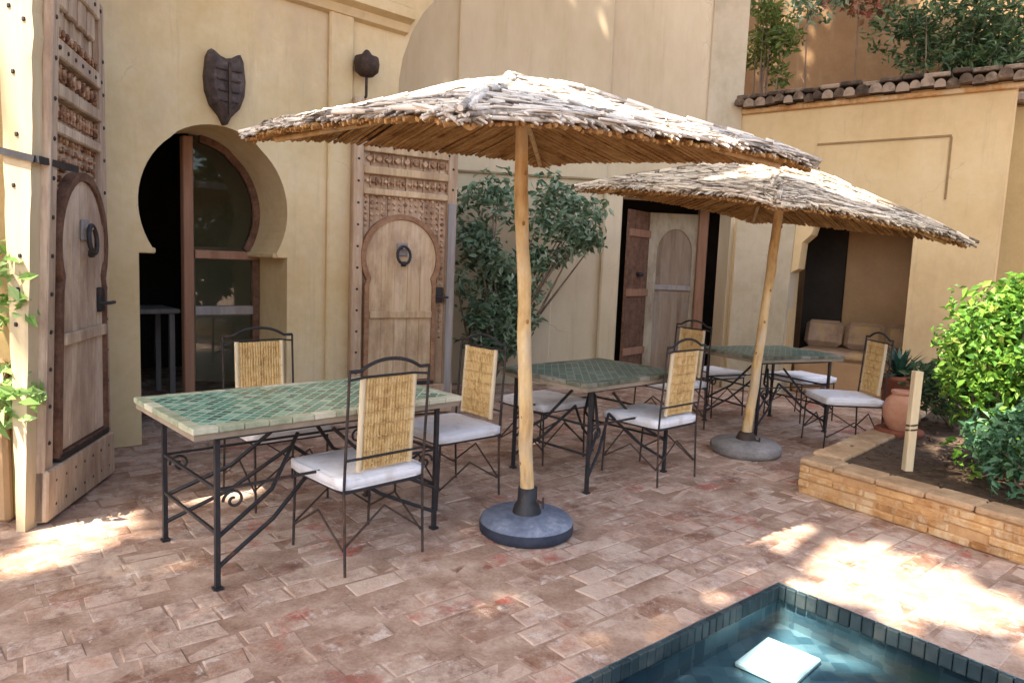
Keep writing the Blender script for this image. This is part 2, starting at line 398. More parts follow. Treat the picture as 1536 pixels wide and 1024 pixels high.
def pool_tile_mat():
    m, nt, P, N, L = newmat('pool_tile')
    tc = N.new('ShaderNodeTexCoord')
    v = N.new('ShaderNodeTexVoronoi'); v.distance = 'CHEBYCHEV'; v.inputs['Scale'].default_value = 14; v.inputs['Randomness'].default_value = .25
    L.new(tc.outputs['Object'], v.inputs['Vector'])
    sp = N.new('ShaderNodeSeparateColor'); L.new(v.outputs['Color'], sp.inputs['Color'])
    r = ramp(N, [(0, (.06, .105, .135)), (.5, (.095, .155, .185)), (1, (.18, .24, .26))]); L.new(sp.outputs[0], r.inputs['Fac'])
    L.new(r.outputs['Color'], P.inputs['Base Color']); P.inputs['Roughness'].default_value = .3
    return m
M['pool_tile'] = pool_tile_mat()

def water_mat():
    m, nt, P, N, L = newmat('pool_water')
    tr = N.new('ShaderNodeBsdfTransparent'); tr.inputs['Color'].default_value = (.70, .86, .90, 1)
    gl = N.new('ShaderNodeBsdfGlossy'); gl.inputs['Roughness'].default_value = .03; gl.inputs['Color'].default_value = (.95, .97, 1, 1)
    fr = N.new('ShaderNodeFresnel'); fr.inputs['IOR'].default_value = 1.33
    tc = N.new('ShaderNodeTexCoord'); nz = N.new('ShaderNodeTexNoise'); nz.inputs['Scale'].default_value = 5; nz.inputs['Detail'].default_value = 5
    L.new(tc.outputs['Object'], nz.inputs['Vector'])
    bp = N.new('ShaderNodeBump'); bp.inputs['Strength'].default_value = .3; bp.inputs['Distance'].default_value = .02
    L.new(nz.outputs['Fac'], bp.inputs['Height'])
    L.new(bp.outputs['Normal'], gl.inputs['Normal']); L.new(bp.outputs['Normal'], fr.inputs['Normal'])
    mx = N.new('ShaderNodeMixShader'); L.new(fr.outputs[0], mx.inputs[0]); L.new(tr.outputs[0], mx.inputs[1]); L.new(gl.outputs[0], mx.inputs[2])
    L.new(mx.outputs[0], N['Material Output'].inputs['Surface'])
    return m
M['water'] = water_mat()

def glass_mat():
    m, nt, P, N, L = newmat('window_glass')
    tr = N.new('ShaderNodeBsdfTransparent'); tr.inputs['Color'].default_value = (.75, .8, .78, 1)
    gl = N.new('ShaderNodeBsdfGlossy'); gl.inputs['Roughness'].default_value = .02
    fr = N.new('ShaderNodeFresnel'); fr.inputs['IOR'].default_value = 1.5
    mx = N.new('ShaderNodeMixShader'); L.new(fr.outputs[0], mx.inputs[0]); L.new(tr.outputs[0], mx.inputs[1]); L.new(gl.outputs[0], mx.inputs[2])
    L.new(mx.outputs[0], N['Material Output'].inputs['Surface'])
    return m
M['glass'] = glass_mat()

# ------------------------------------------------------------------ layout
AX = R(42.5)                                   # the tables and the arched wall share this bearing
U = Vector((math.cos(AX), math.sin(AX), 0)); W = Vector((-math.sin(AX), math.cos(AX), 0))
PX = R(40)                                 # pool bearing
PU = Vector((math.cos(PX), math.sin(PX), 0)); PW = Vector((-math.sin(PX), math.cos(PX), 0))
POOL = Vector((1.36, 3.33, 0))               # far corner of the pool; it runs along -PU and -PW
PL, PS = 3.6, 4.2

def in_pool(p, m=0.0):
    d = p - POOL
    a, b = d.dot(PU), d.dot(PW)
    return -PL - m < a < m and -PS - m < b < m

PLANT = [Vector((2.04, 4.81, 0)), Vector((3.5, 2.65, 0)), Vector((5.6, 3.9, 0)), Vector((5.5, 7.2, 0)), Vector((4.1, 7.15, 0)), Vector((3.3, 6.1, 0))]
def in_poly(p, poly):
    c = False; n = len(poly)
    for i in range(n):
        a, b = poly[i], poly[i - 1]
        if (a.y > p.y) != (b.y > p.y) and p.x < (b.x - a.x) * (p.y - a.y) / (b.y - a.y) + a.x: c = not c
    return c

# ------------------------------------------------------------------ ground, pavers, pool
def pool_pt(a, b, z): return POOL + PU * a + PW * b + Vector((0, 0, z))
g = MB()
hole = [pool_pt(.0, .0, 0), pool_pt(-PL, 0, 0), pool_pt(-PL, -PS, 0), pool_pt(0, -PS, 0)]
g.prism([[(-90, -90), (90, -90), (90, 90), (-90, 90)], [(p.x, p.y) for p in hole]], 0, -.02)
g.xf(lambda v: Vector((v.x, v.z, -.0225 - v.y)))
o = g.build('ground', M['mortar']); tag(o, kind='structure')

pv = MB()
pw, ph_ = .205, .132
rng = random.Random(3)
for j in range(-36, 84):
    off = (j % 2) * .5 + rng.uniform(-.08, .08)
    xs = -44 * pw + off * pw
    a = xs
    while a < 52 * pw:
        w_ = pw * rng.choice((.55, .75, 1, 1, 1.3, 1.7))
        a0_, a1_ = a, a + w_
        a += w_
        if j < 0 and a0_ > -PL:
            if a1_ < .05: continue
            a0_ = max(a0_, .004)
        if a1_ - a0_ < .05: continue
        ca, cb = (a0_ + a1_) / 2, j * ph_ + ph_ / 2
        wl = a1_ - a0_
        c = PU * ca + PW * cb + POOL
        if c.y < .9 or c.y > 12.4 or abs(c.x) > 1.3 + c.y * .95: continue
        if in_poly(c, PLANT) and (c - PLANT[0]).length > .3 and not abs((c - PLANT[0]).cross((PLANT[1] - PLANT[0]).normalized()).z) < .3: continue
        gp_ = .004
        top = rng.uniform(-.0045, .0035)
        loc = []
        for sx, sy in ((-1, -1), (1, -1), (1, 1), (-1, 1)):
            loc.append((ca + sx * (wl / 2 - gp_) + (0 if j < 0 and sx < 0 and a0_ < .01 else rng.uniform(-.009, .009)), cb + sy * (ph_ / 2 - gp_) + (0 if j == 0 and sy < 0 else rng.uniform(-.009, .009))))
        V = []
        for z, k in ((-.03, 0), (top - .0035, 0), (top, .007)):
            for n_, (x, y) in enumerate(loc):
                sx = (-1, 1, 1, -1)[n_]; sy = (-1, -1, 1, 1)[n_]
                q = PU * (x - sx * k) + PW * (y - sy * k) + Vector((POOL.x, POOL.y, 0))
                V.append((q.x, q.y, z + (rng.uniform(-.0015, .0015) if z > -.02 else 0)))
        F = [(8, 9, 10, 11)]
        for r0 in (0, 4):
            for n_ in range(4):
                m_ = (n_ + 1) % 4
                F.append((r0 + n_, r0 + m_, r0 + 4 + m_, r0 + 4 + n_))
        pv.add(V, F)
o = pv.build('patio_floor', M['paver']); tag(o, kind='structure')

b = MB()
D = -.20
rim = [pool_pt(-.001, -.001, .004), pool_pt(-PL, -.001, .004), pool_pt(-PL, -PS, .004), pool_pt(-.001, -PS, .004)]
bot = [Vector((p.x, p.y, D)) for p in rim]
b.add(rim + bot, [(0, 1, 5, 4), (1, 2, 6, 5), (2, 3, 7, 6), (3, 0, 4, 7), (4, 5, 6, 7)])
o = b.build('pool_basin', M['pool_tile']); tag(o, kind='structure')
# tiled lip standing a little into the water, as one row round the rim
b = MB()
rr_ = random.Random(5)
def lip(p0, d, n, inward):
    L_ = .052
    for k in range(n):
        c = p0 + d * (k + .5) * L_ + inward * .014
        Mx = Matrix((d, inward, Vector((0, 0, 1)))).transposed()
        b.box(c + Vector((0, 0, -.034 + rr_.uniform(-.002, .002))), (L_ - .004, .026, .074), Mx, .004)
lip(pool_pt(-.04, 0, 0), -PU, 66, -PW)
lip(pool_pt(0, 0, 0), -PW, 78, -PU)
M['rim_tile'] = mottled('rim_tile', [(.25, (.014, .024, .028)), (.5, (.026, .042, .046)), (.75, (.06, .07, .065))], 6, rough=.5, bump=.3, island=.4)
o = b.build('pool_rim', M['rim_tile']); tag(o, kind='structure')
w = MB()
q = [pool_pt(-.035, -.035, -.06), pool_pt(-PL, -.035, -.06), pool_pt(-PL, -PS, -.06), pool_pt(-.035, -PS, -.06)]
w.add(q, [(0, 1, 2, 3)])
o = w.build('pool_water', M['water']); tag(o, kind='structure')
m = MB(); m.box((0, 0, .014), (.32, .25, .024), None, .006)  # white slab put in for the patch of light in the pool
ps = m.build('pool_light_patch', M['slab']); ps.location = (1.225, 2.93, D + .002); ps.rotation_euler.z = R(45)
tag(ps, 'white square slab added as a patch of light under the shallow pool water near its corner', 'slab')

# ------------------------------------------------------------------ arched wall
A0 = Vector((-2.914, 5.314, 0))
wa = empty('arched_wall', A0, AX)
tag(wa, 'ochre plaster wall with a horseshoe arch doorway and cornice above it', 'wall')
ac, rx, rz, zc = .67, .59, .629, 1.871
def arch_pts(ac, rx, rz, zc, sc_=1.0, n=40, a0=R(-34)):
    pts = []
    for k in range(n + 1):
        w_ = a0 + (PI - 2 * a0) * k / n
        px = ac + rx * sc_ * math.cos(w_); pz = zc + rz * sc_ * math.sin(w_) * (1.03 if math.sin(w_) > .8 else 1)
        pts.append((px, pz))
    return pts
holeL = [(ac + rx, -.0), (ac + rx, zc + rz * math.sin(R(-34)) - .03), (ac + rx * math.cos(R(-34)) + .02, zc + rz * math.sin(R(-34)) - .03)] + arch_pts(ac, rx, rz, zc) + \
        [(ac - rx * math.cos(R(-34)) - .02, zc + rz * math.sin(R(-34)) - .03), (ac - rx, zc + rz * math.sin(R(-34)) - .03), (ac - rx, 0)]
outer = [(-4.0, 0)] + [] 
poly = [(-4.0, -.05)] + [(holeL[-1][0], -.05)] + list(reversed(holeL)) + [(holeL[0][0], -.05), (2.36, -.05), (2.36, 3.2), (2.40, 3.42), (2.49, 3.66), (2.62, 3.88), (2.74, 4.02), (2.80, 4.2), (2.80, 5.2), (-4.0, 5.2)]
DW = .66
m = MB(); m.prism([poly], 0, DW)
m.build('wall', M['plaster_a'], wa)
m = MB(); m.box((1.74, -.02, 1.83), (.24, .05, 3.66), None, .015)
m.build('pilaster', M['plaster_a'], wa)
# imposts: small ledges at the neck of the arch
m = MB()
for sgn in (-1, 1):
    m.box((ac + sgn * (rx * .895), DW / 2, zc + rz * math.sin(R(-34)) - .015), (rx * .21, DW - .02, .045), None, .01)
m.build('impost', M['plaster_a'], wa)
# cornice
m = MB()
prof = [(0, 3.62), (-.06, 3.635), (-.09, 3.70), (-.17, 3.73), (-.17, 3.82), (.0, 3.90)]
x0, x1 = -4.0, 2.42
V = [(x0, y, z) for y, z in prof] + [(x1, y, z) for y, z in prof]
n_ = len(prof)
m.add(V, [(k, k + 1, n_ + k + 1, n_ + k) for k in range(n_ - 1)] + [tuple(range(n_, 2 * n_))])
m.build('cornice', M['plaster_a'], wa)
# dark room behind the doorway
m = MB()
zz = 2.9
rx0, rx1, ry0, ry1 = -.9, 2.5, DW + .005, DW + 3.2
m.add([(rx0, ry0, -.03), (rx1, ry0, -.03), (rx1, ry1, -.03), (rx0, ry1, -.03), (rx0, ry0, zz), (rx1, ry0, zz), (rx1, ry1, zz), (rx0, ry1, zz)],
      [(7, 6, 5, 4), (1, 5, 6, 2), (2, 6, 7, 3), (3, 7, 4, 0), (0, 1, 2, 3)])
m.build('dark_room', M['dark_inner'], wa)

# timber and glass door set at the back of the arch
gd = empty('glazed_door', A0 + W * (DW - .10), AX)
tag(gd, 'half open glazed timber door with a red brown post inside the horseshoe arch', 'door')
ip = arch_pts(ac, rx - .0, rz, zc)
zt = zc + rz * math.sin(R(-34)) - .03
xm = ac + .0
m = MB(); m.box((xm - .045, .05, 1.245), (.085, .09, 2.49), None, .008); m.build('post', M['frame_wood'], gd)
m = MB(); m.box((xm + .295, .05, zt + .0), (.57, .07, .075), None, .006); m.build('transom', M['frame_wood'], gd)
m = MB(); m.box((xm + .285, .05, .99), (.55, .06, .08), None, .006); m.build('mid_rail', M['grey_wood'], gd)
ringo = [(x, z) for x, z in arch_pts(ac, rx, rz, zc) if x > xm]
ringi = [(ac + (x - ac) * .9, zc + (z - zc) * .9) for x, z in ringo]
m = MB(); m.prism([ringo + ringi[::-1]], .02, .08); m.build('arched_frame', M['moulding'], gd)
m = MB(); m.box((ac + rx - .035, .05, zt / 2), (.06, .07, zt - .05), None, .006); m.box((xm + .27, .05, .09), (.52, .06, .18), None, .006)
m.build('leaf_frame', M['moulding'], gd)
m = MB(); m.prism([ringi + [(xm + .005, ringi[-1][1]), (xm + .005, ringi[0][1])]], .048, .052); m.build('fanlight_glass', M['glass'], gd)
m = MB(); m.box((xm + .27, .05, .56), (.5, .006, .74)); m.box((xm + .27, .05, 1.25), (.5, .006, .43)); m.build('glass', M['glass'], gd)
# table faintly seen in the room
it = empty('indoor_table', A0 + U * .25 + W * 2.0, AX)
tag(it, 'dark table faintly visible inside the room through the arch', 'table')
m = MB(); m.box((0, 0, .90), (1.3, .6, .05), None, .01); m.build('tabletop', M['grey_wood'], it)
for sx in (-1, 1):
    for sy in (-1, 1):
        m = MB(); m.bar((sx * .58, sy * .24, 0), (sx * .58, sy * .24, .88), .05); m.build('leg', M['grey_wood'], it)

# dark carved shield above the arch
sh = empty('wall_shield', A0 + U * .71 + W * -.03 + Vector((0, 0, 2.81)), AX)
tag(sh, 'dark wooden shield with a notched top hung above the arch', 'wall ornament')
out = [(x * .84, z * .80) for x, z in [(0, .27), (-.05, .285), (-.105, .325), (-.135, .335), (-.165, .27), (-.185, .08), (-.175, -.06), (-.13, -.19), (-.05, -.28), (-.012, -.36), (.012, -.36), (.05, -.28), (.13, -.19), (.175, -.06), (.185, .08), (.165, .27), (.135, .335), (.105, .325), (.05, .285)]]
m = MB(); m.prism([out], -.05, .025)
V0 = [(x * .72, -.105, z * .72) for x, z in out]
V1 = [(x, -.05, z) for x, z in out]
nO = len(out)
oo = out if sum(out[k][0] * out[(k + 1) % nO][1] - out[(k + 1) % nO][0] * out[k][1] for k in range(nO)) > 0 else out
m.add(V1 + V0, [(k, (k + 1) % nO, nO + (k + 1) % nO, nO + k) for k in range(nO)])
m.prism([[(x * .72, z * .72) for x, z in out]], -.105, -.09)
M['shield'] = mottled('shield_wood', [(.3, (.035, .025, .022)), (.55, (.085, .062, .055)), (.75, (.16, .125, .11))], 12, rough=.6, bump=.9, bscale=40)
m.build('shield_board', M['shield'], sh)
m = MB(); m.bar((0, -.125, -.22), (0, -.125, .17), .02)
for k in range(4): m.bar((-.1 + .01 * k, -.117, .12 - .08 * k), (.1 - .01 * k, -.117, .12 - .08 * k), .012)
m.build('carved_rib', M['rust_iron'], sh)

# lantern on the pilaster
wl = empty('wall_lantern', A0 + U * 1.93 + W * -.14 + Vector((0, 0, 3.20)), AX)
tag(wl, 'small dark metal lantern on a stem fixed beside the pilaster', 'lantern')
m = MB(); m.lathe([(.0, .16), (.02, .15), (.05, .11), (.105, .09), (.115, .04), (.105, -.03), (.06, -.07), (.0, -.08)], 16); m.build('lamp_shade', M['rust_iron'], wl)
m = MB(); m.tube([(0, 0, -.07), (0, 0, -.24), (0, .05, -.30), (0, .15, -.31)], .013, 8); m.build('stem', M['rust_iron'], wl)
m = MB(); m.box((0, .15, -.31), (.07, .02, .12), None, .006); m.build('wall_plate', M['rust_iron'], wl)

# ------------------------------------------------------------------ carved door leaves
def carved_door(name, label, w, h, fn, loc, mats, group, spot):
    root = empty(name, loc)
    tag(root, label, 'door', group)
    wood, carve, mould, wick = mats
    def fin(mb, nm, mat, par=None):
        mb.xf(fn)
        return mb.build(nm, mat, par or root)
    rnd = random.Random(11)
    # planks
    m = MB(); n = 6
    for k in range(n):
        x0 = w * k / n
        m.box((x0 + w / n / 2, .035 + rnd.uniform(-.004, .004), h / 2), (w / n - .006, .05, h - .01), None, .004)
    fin(m, 'planks', wood)
    # frame stiles and rails
    m = MB()
    m.box((.05, -.012, h / 2), (.10, .05, h), None, .008); m.box((w - .05, -.012, h / 2), (.10, .05, h), None, .008)
    fin(m, 'stile', wood)
    m = MB()
    for z, hh, dd in ((h - .06, .12, .05), (2.62, .10, .055), (2.40, .075, .06), (2.2, .06, .05)):
        m.box((w / 2, -.014, z), (w - .20, dd, hh), None, .008)
    fin(m, 'rail', wick)
    m = MB(); m.box((w / 2, -.022, .15), (w + .0, .07, .30), None, .01); fin(m, 'bottom_board', wood)
    # carved friezes between the rails
    m = MB()
    for zrow, cnt, hh in ((2.51, 9, .105), (2.30, 14, .10), (2.72, 11, .07)):
        for k in range(cnt):
            x = .11 + (w - .22) * (k + .5) / cnt
            d = (w - .22) / cnt
            a = PI / 4
            m.box((x, -.006, zrow), (d * .52, .045, d * .52), Matrix.Rotation(a, 3, 'Y'), .006)
            m.box((x + d / 2, -.004, zrow), (.014, .03, hh * .8), None, .004)
    fin(m, 'carved_frieze', carve)
    # arched wicket
    wx, wr, zs, ztop = w / 2 + spot, .36, 1.52, 1.93
    def arch(sc2, base):
        pts = [(wx + wr * sc2 * .9, base), (wx + wr * sc2 * .9, zs - .22)]
        for k in range(25):
            t = R(-32) + (PI + R(64)) * k / 24
            pts.append((wx + wr * sc2 * math.cos(t), zs + .06 + wr * sc2 * math.sin(t) * 1.05))
        pts += [(wx - wr * sc2 * .9, zs - .22), (wx - wr * sc2 * .9, base)]
        return pts
    m = MB()
    strips = 5
    m.prism([arch(.985, .36)], -.03, .012)
    for k in range(strips - 1):
        x = wx - wr * .9 + 2 * wr * .9 * (k + 1) / strips
        m.box((x, -.032, 1.0), (.008, .008, 1.2))
    wk = fin(m, 'wicket', wick)
    m = MB(); m.prism([arch(1.12, .33), arch(.99, .35)], -.048, .012); fin(m, 'arch_moulding', mould)
    m = MB(); m.box((wx, -.045, 1.02), (wr * 1.75, .03, .07), None, .006); fin(m, 'lock_rail', wick, wk)
    m = MB(); m.box((wx, -.028, .325), (wr * 1.95, .05, .035)); fin(m, 'sill_gap', M['iron'], wk)
    # carved spandrels: raised diamonds around the arch
    m = MB()
    for ix in range(15):
        for iz in range(26):
            x = .11 + (w - .22) * (ix + .5) / 15; z = .78 + iz * .055
            if z > 2.16: continue
            dx, dz = (x - wx) / (wr * 1.16), (z - zs - .06) / (wr * 1.24)
            if z > zs - .25 and dx * dx + dz * dz < 1: continue
            if z <= zs - .22 and abs(x - wx) < wr * 1.06: continue
            s = .030 if (ix + iz) % 2 else .02
            m.box((x, .004, z), (s, .03, s), Matrix.Rotation(PI / 4, 3, 'Y'), .004)
    fin(m, 'carved_spandrel', carve)
    # upper panel battens
    m = MB()
    for k in range(4):
        x = .13 + (w - .26) * (k + .5) / 4
        m.box((x, -.004, (h + 2.75) / 2), ((w - .3) / 4 - .03, .035, h - 2.75 - .2), None, .01)
    fin(m, 'upper_panel', wood)
    # nail heads
    m = MB()
    for z in (.08, .22, 2.62, h - .06):
        for k in range(7):
            m.lathe([(.016, 0), (.012, .01), (0, .014)], 8, (0, 0, 0)) if False else None
            x = .1 + (w - .2) * k / 6
            m.box((x, -.05 if z < 1 else -.04, z), (.022, .016, .022), Matrix.Rotation(PI / 4, 3, 'Y'), .005)
    for k in range(12):
        for x in (.05, w - .05):
            m.box((x, -.037, .45 + k * (h - .6) / 12), (.022, .014, .022), Matrix.Rotation(PI / 4, 3, 'Y'), .005)
    fin(m, 'nail_heads', M['iron'])
    # knocker
    m = MB()
    kz = 1.66
    m.box((wx, -.04, kz), (.11, .02, .13), None, .008)
    m.tube([(wx, -.05, kz + .02), (wx, -.085, kz + .02)], .018, 8)
    kn = fin(m, 'knocker_plate', M['grey_wood'], wk)
    m = MB()
    m.tube([(wx + .065 * math.sin(t), -.085 + .008 * math.cos(t), kz - .055 + .085 * math.cos(t)) for t in [2 * PI * k / 18 for k in range(19)]], .014, 8, False)
    m.box((wx, -.078, kz - .14), (.05, .03, .05), None, .008)
    fin(m, 'knocker_ring', M['iron'], kn)
    m = MB(); m.box((w - .17, -.04, 1.22), (.08, .03, .16), None, .008); m.tube([(w - .2, -.05, 1.2), (w - .2, -.10, 1.2), (w - .1, -.10, 1.2)], .012, 8); fin(m, 'latch', M['iron'])
    return root

# left leaf, standing open towards the camera (seen on its right face)
LB0, LB1 = Vector((-2.52, 3.65, 0)), Vector((-2.68, 4.58, 0))
LW = (LB1 - LB0).length; LD = (LB1 - LB0) / LW; LN = Vector((LD.y, -LD.x, 0))
def left_map(v):
    t = v.x / LW
    lean = .135 * (1 - t) + .01 * t
    return LD * v.x + LN * (-v.y) + Vector((lean * v.z * ZS / 2.72, 0, v.z * ZS + .02))
ZS = .955
dl = carved_door('carved_door', 'tall grey carved door leaf at the far left with a pale sunlit edge', LW, 3.12, left_map, LB0,
            (M['door_wood'], M['carved'], M['moulding'], M['door_wood']), 'carved timber door leaves', .04)
# its pale thick edge, wider at the top
m = MB(); rnd = random.Random(4)
V = []; NZ = 30
for k in range(NZ + 1):
    z = 3.3 * k / NZ
    t = k / NZ
    xr = .135 * z / 2.72 - .008 + rnd.uniform(-.010, .010) * t
    xl = -.05 + rnd.uniform(-.004, .004)
    V += [(xl, -.075, z), (xr, -.075, z), (xr, .02, z), (xl, .02, z)]
F = [(3, 2, 1, 0), tuple(4 * NZ + i for i in range(4))]
for k in range(NZ):
    for i in range(4):
        j = (i + 1) % 4
        F.append((4 * k + i, 4 * k + j, 4 * k + 4 + j, 4 * k + 4 + i))
m.add(V, F); e = m.build('edge_post', M['post_wood'], dl)
m = MB()
for z, f in ((2.66, .3), (2.60, .75), (2.05, .5), (1.80, .35), (1.45, .6), (1.28, .5), (1.1, .35), (2.35, .4)):
    x = -.045 + f * (.135 * z / 2.72 + .03)
    m.box((x, -.075, z), (.018, .014, .022), None, .004)
m.build('nail_head', M['iron'], e)
m = MB(); m.bar((-.06, -.085, 1.965), (.115, -.085, 1.93), .02, .035); m.bar((.125, -.085, 1.93), (.085, .30, 1.93), .02, .035); m.build('strap_hinge', M['iron'], dl)

RB0 = Vector((-1.50, 6.46, 0)); RD = Vector((math.cos(R(32)), math.sin(R(32)), 0)); RN = Vector((RD.y, -RD.x, 0))
def right_map(v): return RD * v.x + RN * (-v.y) + Vector((0, 0, v.z * ZS + .02))
dr = carved_door('carved_door', 'warm brown carved door leaf standing against the wall between pilaster and climbing shrub', 1.05, 3.05, right_map, RB0,
            (M['door_wood_warm'], M['carved_warm'], M['moulding_warm'], M['wicket_warm']), 'carved timber door leaves', -.04)
m = MB(); m.box((.99, -.045, 1.15), (.08, .03, 2.0), None, .006); m.xf(right_map); m.build('lit_edge_strip', M['grey_wood'], dr)  # grey strip for the leaf's lit edge, that light put into its colour

# left boundary wall behind the door edge
lw = empty('left_wall', (-3.62, 3.98, 0))
tag(lw, 'narrow strip of tan plaster wall at the far left edge behind leafy sprigs', 'wall')
m = MB(); m.box((0, 0, 2.4), (2.05, .5, 4.8), None, .03); m.build('wall', M['olive_wall'], lw)
m = MB(); m.box((.62, -.27, .45), (.62, .06, .9), None, .02); m.build('wall_base', M['inner_wall'], lw)

# ------------------------------------------------------------------ back wall, loggia, right wall
B0 = Vector((-1.3, 8.6, 0)); KN = Vector((2.84, 9.315, 0))
BD = (KN - B0).normalized(); BL_ = (KN - B0).length; ba = math.atan2(BD.y, BD.x)
bw = empty('back_wall', B0, ba)
tag(bw, 'tall pale plaster back wall with flat pilasters rising above the umbrella', 'wall')
xo = 2.65        # left jamb of the opening, from B0
xo1 = 4.15
m = MB()
m.prism([[(-2.5, -.05), (xo, -.05), (xo, 2.42), (xo1, 2.42), (xo1, -.05), (BL_, -.05), (BL_, 7), (-2.5, 7)]], 0, .32)
m.build('wall', M['plaster_b'], bw)
m = MB(); m.box((1.485, -.03, 4.8), (1.89, .06, 4.4), None, .02); m.build('pilaster', M['plaster_b'], bw)
m = MB(); m.box((2.53, -.04, 1.3), (.24, .08, 2.58), None, .02); m.build('corner_pier', M['plaster_b'], bw)
m = MB(); m.box((.9, -.02, 1.2), (1.8, .04, 2.4), None, .02)
m.build('dado', M['plaster_b'], bw)
m = MB(); m.box((3.95, -.012, 4.7), (.48, .024, 4.5), None, .01); m.build('corner_strip', M['pillar'], bw)

# right wall (golden) with the sofa opening
C0 = KN; C1 = Vector((5.13, 7.6, 0)); CD = (C1 - C0).normalized(); CL = (C1 - C0).length; ca = math.atan2(CD.y, CD.x)
cw = empty('garden_wall', C0, ca)
tag(cw, 'golden plaster wall with sloping tiled coping and an incised panel', 'wall')
o0, o1 = .77, 2.07
m = MB()
m.prism([[(0, -.05), (o0, -.05), (o0, 2.2), (o1, 2.2), (o1, -.05), (CL + .0, -.05), (CL + .02, 3.62), (0, 3.62)]], 0, .34)
m.build('wall', M['plaster_c'], cw)
# incised rectangle drawn as thin brown bars along its top and side
m = MB()
gx0, gx1, gz0, gz1 = .95, 2.34, 2.40, 3.10
g_ = .022
m.box(((gx0 + gx1) / 2, -.004, gz1), (gx1 - gx0, .02, g_)); m.box((gx1, -.004, (gz0 + gz1) / 2), (g_, .02, gz1 - gz0 - .03))
m.build('incised_line', M['groove'], cw)
m = MB(); rnd = random.Random(8)
x = -.05
while x < CL + .2:
    wd = rnd.uniform(.10, .14)
    zz = 3.64 + rnd.uniform(-.015, .02)
    # half-round tile laid across the wall
    pts = []
    for k in range(7):
        t = PI * k / 6
        pts.append((x + wd / 2 - math.cos(t) * wd / 2, zz + math.sin(t) * wd * .55))
    m.prism([pts + [(x + wd, zz - .03), (x, zz - .03)]], -.14 + rnd.uniform(-.04, .03), .46)
    x += wd * 1.0
m.build('tile_coping', M['roof_tile'], cw)
m = MB(); x = -.1
while x < CL + .2:
    wd = rnd.uniform(.18, .28)
    m.box((x + wd / 2, .14, 3.74 + rnd.uniform(0, .03)), (wd - .01, .44 + rnd.uniform(-.05, .05), .05), None, .01); x += wd
m.build('top_course', M['roof_tile'], cw)
m = MB(); m.box((CL / 2 + .05, -.02, 3.565), (CL + .1, .06, .06), None, .01); m.build('string_course', M['brick'], cw)

# corner pillar with its bracket
pl = empty('plaster_pillar', C0 + CD * .43, ca)
tag(pl, 'pale plaster pillar with a stepped bracket between two dark openings', 'pillar')
m = MB()
m.prism([[(-.36, 0), (.31, 0), (.37, 2.19), (-.36, 2.19)]], -.10, .20); m.build('shaft', M['pillar'], pl)
m = MB(); m.prism([[(.355, 1.55), (.44, 1.60), (.46, 1.92), (.56, 2.02), (.60, 2.19), (.373, 2.19)]], -.09, .19); m.build('bracket', M['plaster_c'], pl)
m = MB(); m.box((-.03, .04, .12), (.74, .38, .24), None, .02); m.build('plinth', M['pillar'], pl)

# loggia interior: floor shared with the patio; side, rear and roof slabs
lg = empty('loggia', KN)
tag(lg, 'shaded brown loggia interior behind the plaster pillar and the two openings', 'loggia')
CN = Vector((-CD.y, CD.x, 0))
Mc = Matrix.Rotation(ca, 3, 'Z')
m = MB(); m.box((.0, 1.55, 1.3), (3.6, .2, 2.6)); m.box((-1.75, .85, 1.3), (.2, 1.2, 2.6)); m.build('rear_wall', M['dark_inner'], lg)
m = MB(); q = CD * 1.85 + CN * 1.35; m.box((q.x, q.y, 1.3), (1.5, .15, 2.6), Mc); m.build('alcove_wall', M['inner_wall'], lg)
m = MB(); q = CD * .88 + CN * 1.22; m.box((q.x, q.y, 1.3), (.5, .1, 2.6), Mc); m.build('recess_shade_panel', M['dark_inner'], lg)  # near-black panel put in for the shade of the recess
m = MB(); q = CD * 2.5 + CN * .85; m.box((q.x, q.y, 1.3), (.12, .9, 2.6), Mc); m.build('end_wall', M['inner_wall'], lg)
m = MB(); q = CD * 1.2 + CN * .95; m.box((q.x, q.y, 2.67), (3.0, 1.2, .12), Mc); m.box((-.6, .95, 2.672), (2.6, 1.2, .12)); m.build('ceiling', M['frame_wood'], lg)

# sofa in the right opening
sf = empty('sofa', C0 + CD * 1.52 + CN * .72, ca)
tag(sf, 'low tan sofa with back cushions in the brown alcove', 'sofa')
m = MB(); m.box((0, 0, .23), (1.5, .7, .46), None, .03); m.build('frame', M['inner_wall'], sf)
m = MB(); m.box((0, -.03, .52), (1.44, .68, .13), None, .05); m.build('seat', M['cushion_tan'], sf)
for k, xx in enumerate((-.52, -.02, .46)):
    m = MB(); m.box((0, 0, 0), (.47, .16, .36), None, .06)
    m.xf(lambda v: Matrix.Rotation(R(-14), 3, 'X') @ v + Vector((xx, .2, .76)))
    o = m.build('back_cushion', M['cushion_tan'], sf)

# timber doors inside the left opening
ld = empty('loggia_door', Vector((1.84, 9.84, 0)), R(5))
tag(ld, 'pale framed door with a brown arched panel in the shaded left opening', 'door')
fr = [(0, 0), (.74, 0), (.74, 2.30), (0, 2.30)]
ai = [(.12, .1), (.62, .1), (.62, 1.75)] + [(.37 + .25 * math.cos(t), 1.75 + .34 * math.sin(t)) for t in [PI * k / 14 for k in range(1, 14)]] + [(.12, 1.75)]
m = MB(); m.prism([fr, ai], 0, .06); m.build('frame', M['old_paint'], ld)
m = MB(); m.box((.37, .04, 1.08), (.52, .03, 2.04)); m.build('panel', M['old_panel'], ld)
m = MB(); m.box((.37, .012, 1.28), (.52, .03, .07), None, .006); m.build('cross_rail', M['grey_wood'], ld)
m = MB(); m.box((.37, .018, .66), (.50, .02, 1.1), None, .006); m.build('lower_panel', M['old_panel'], ld)
l2 = empty('loggia_shutter', Vector((1.47, 9.42, 0)), R(52))
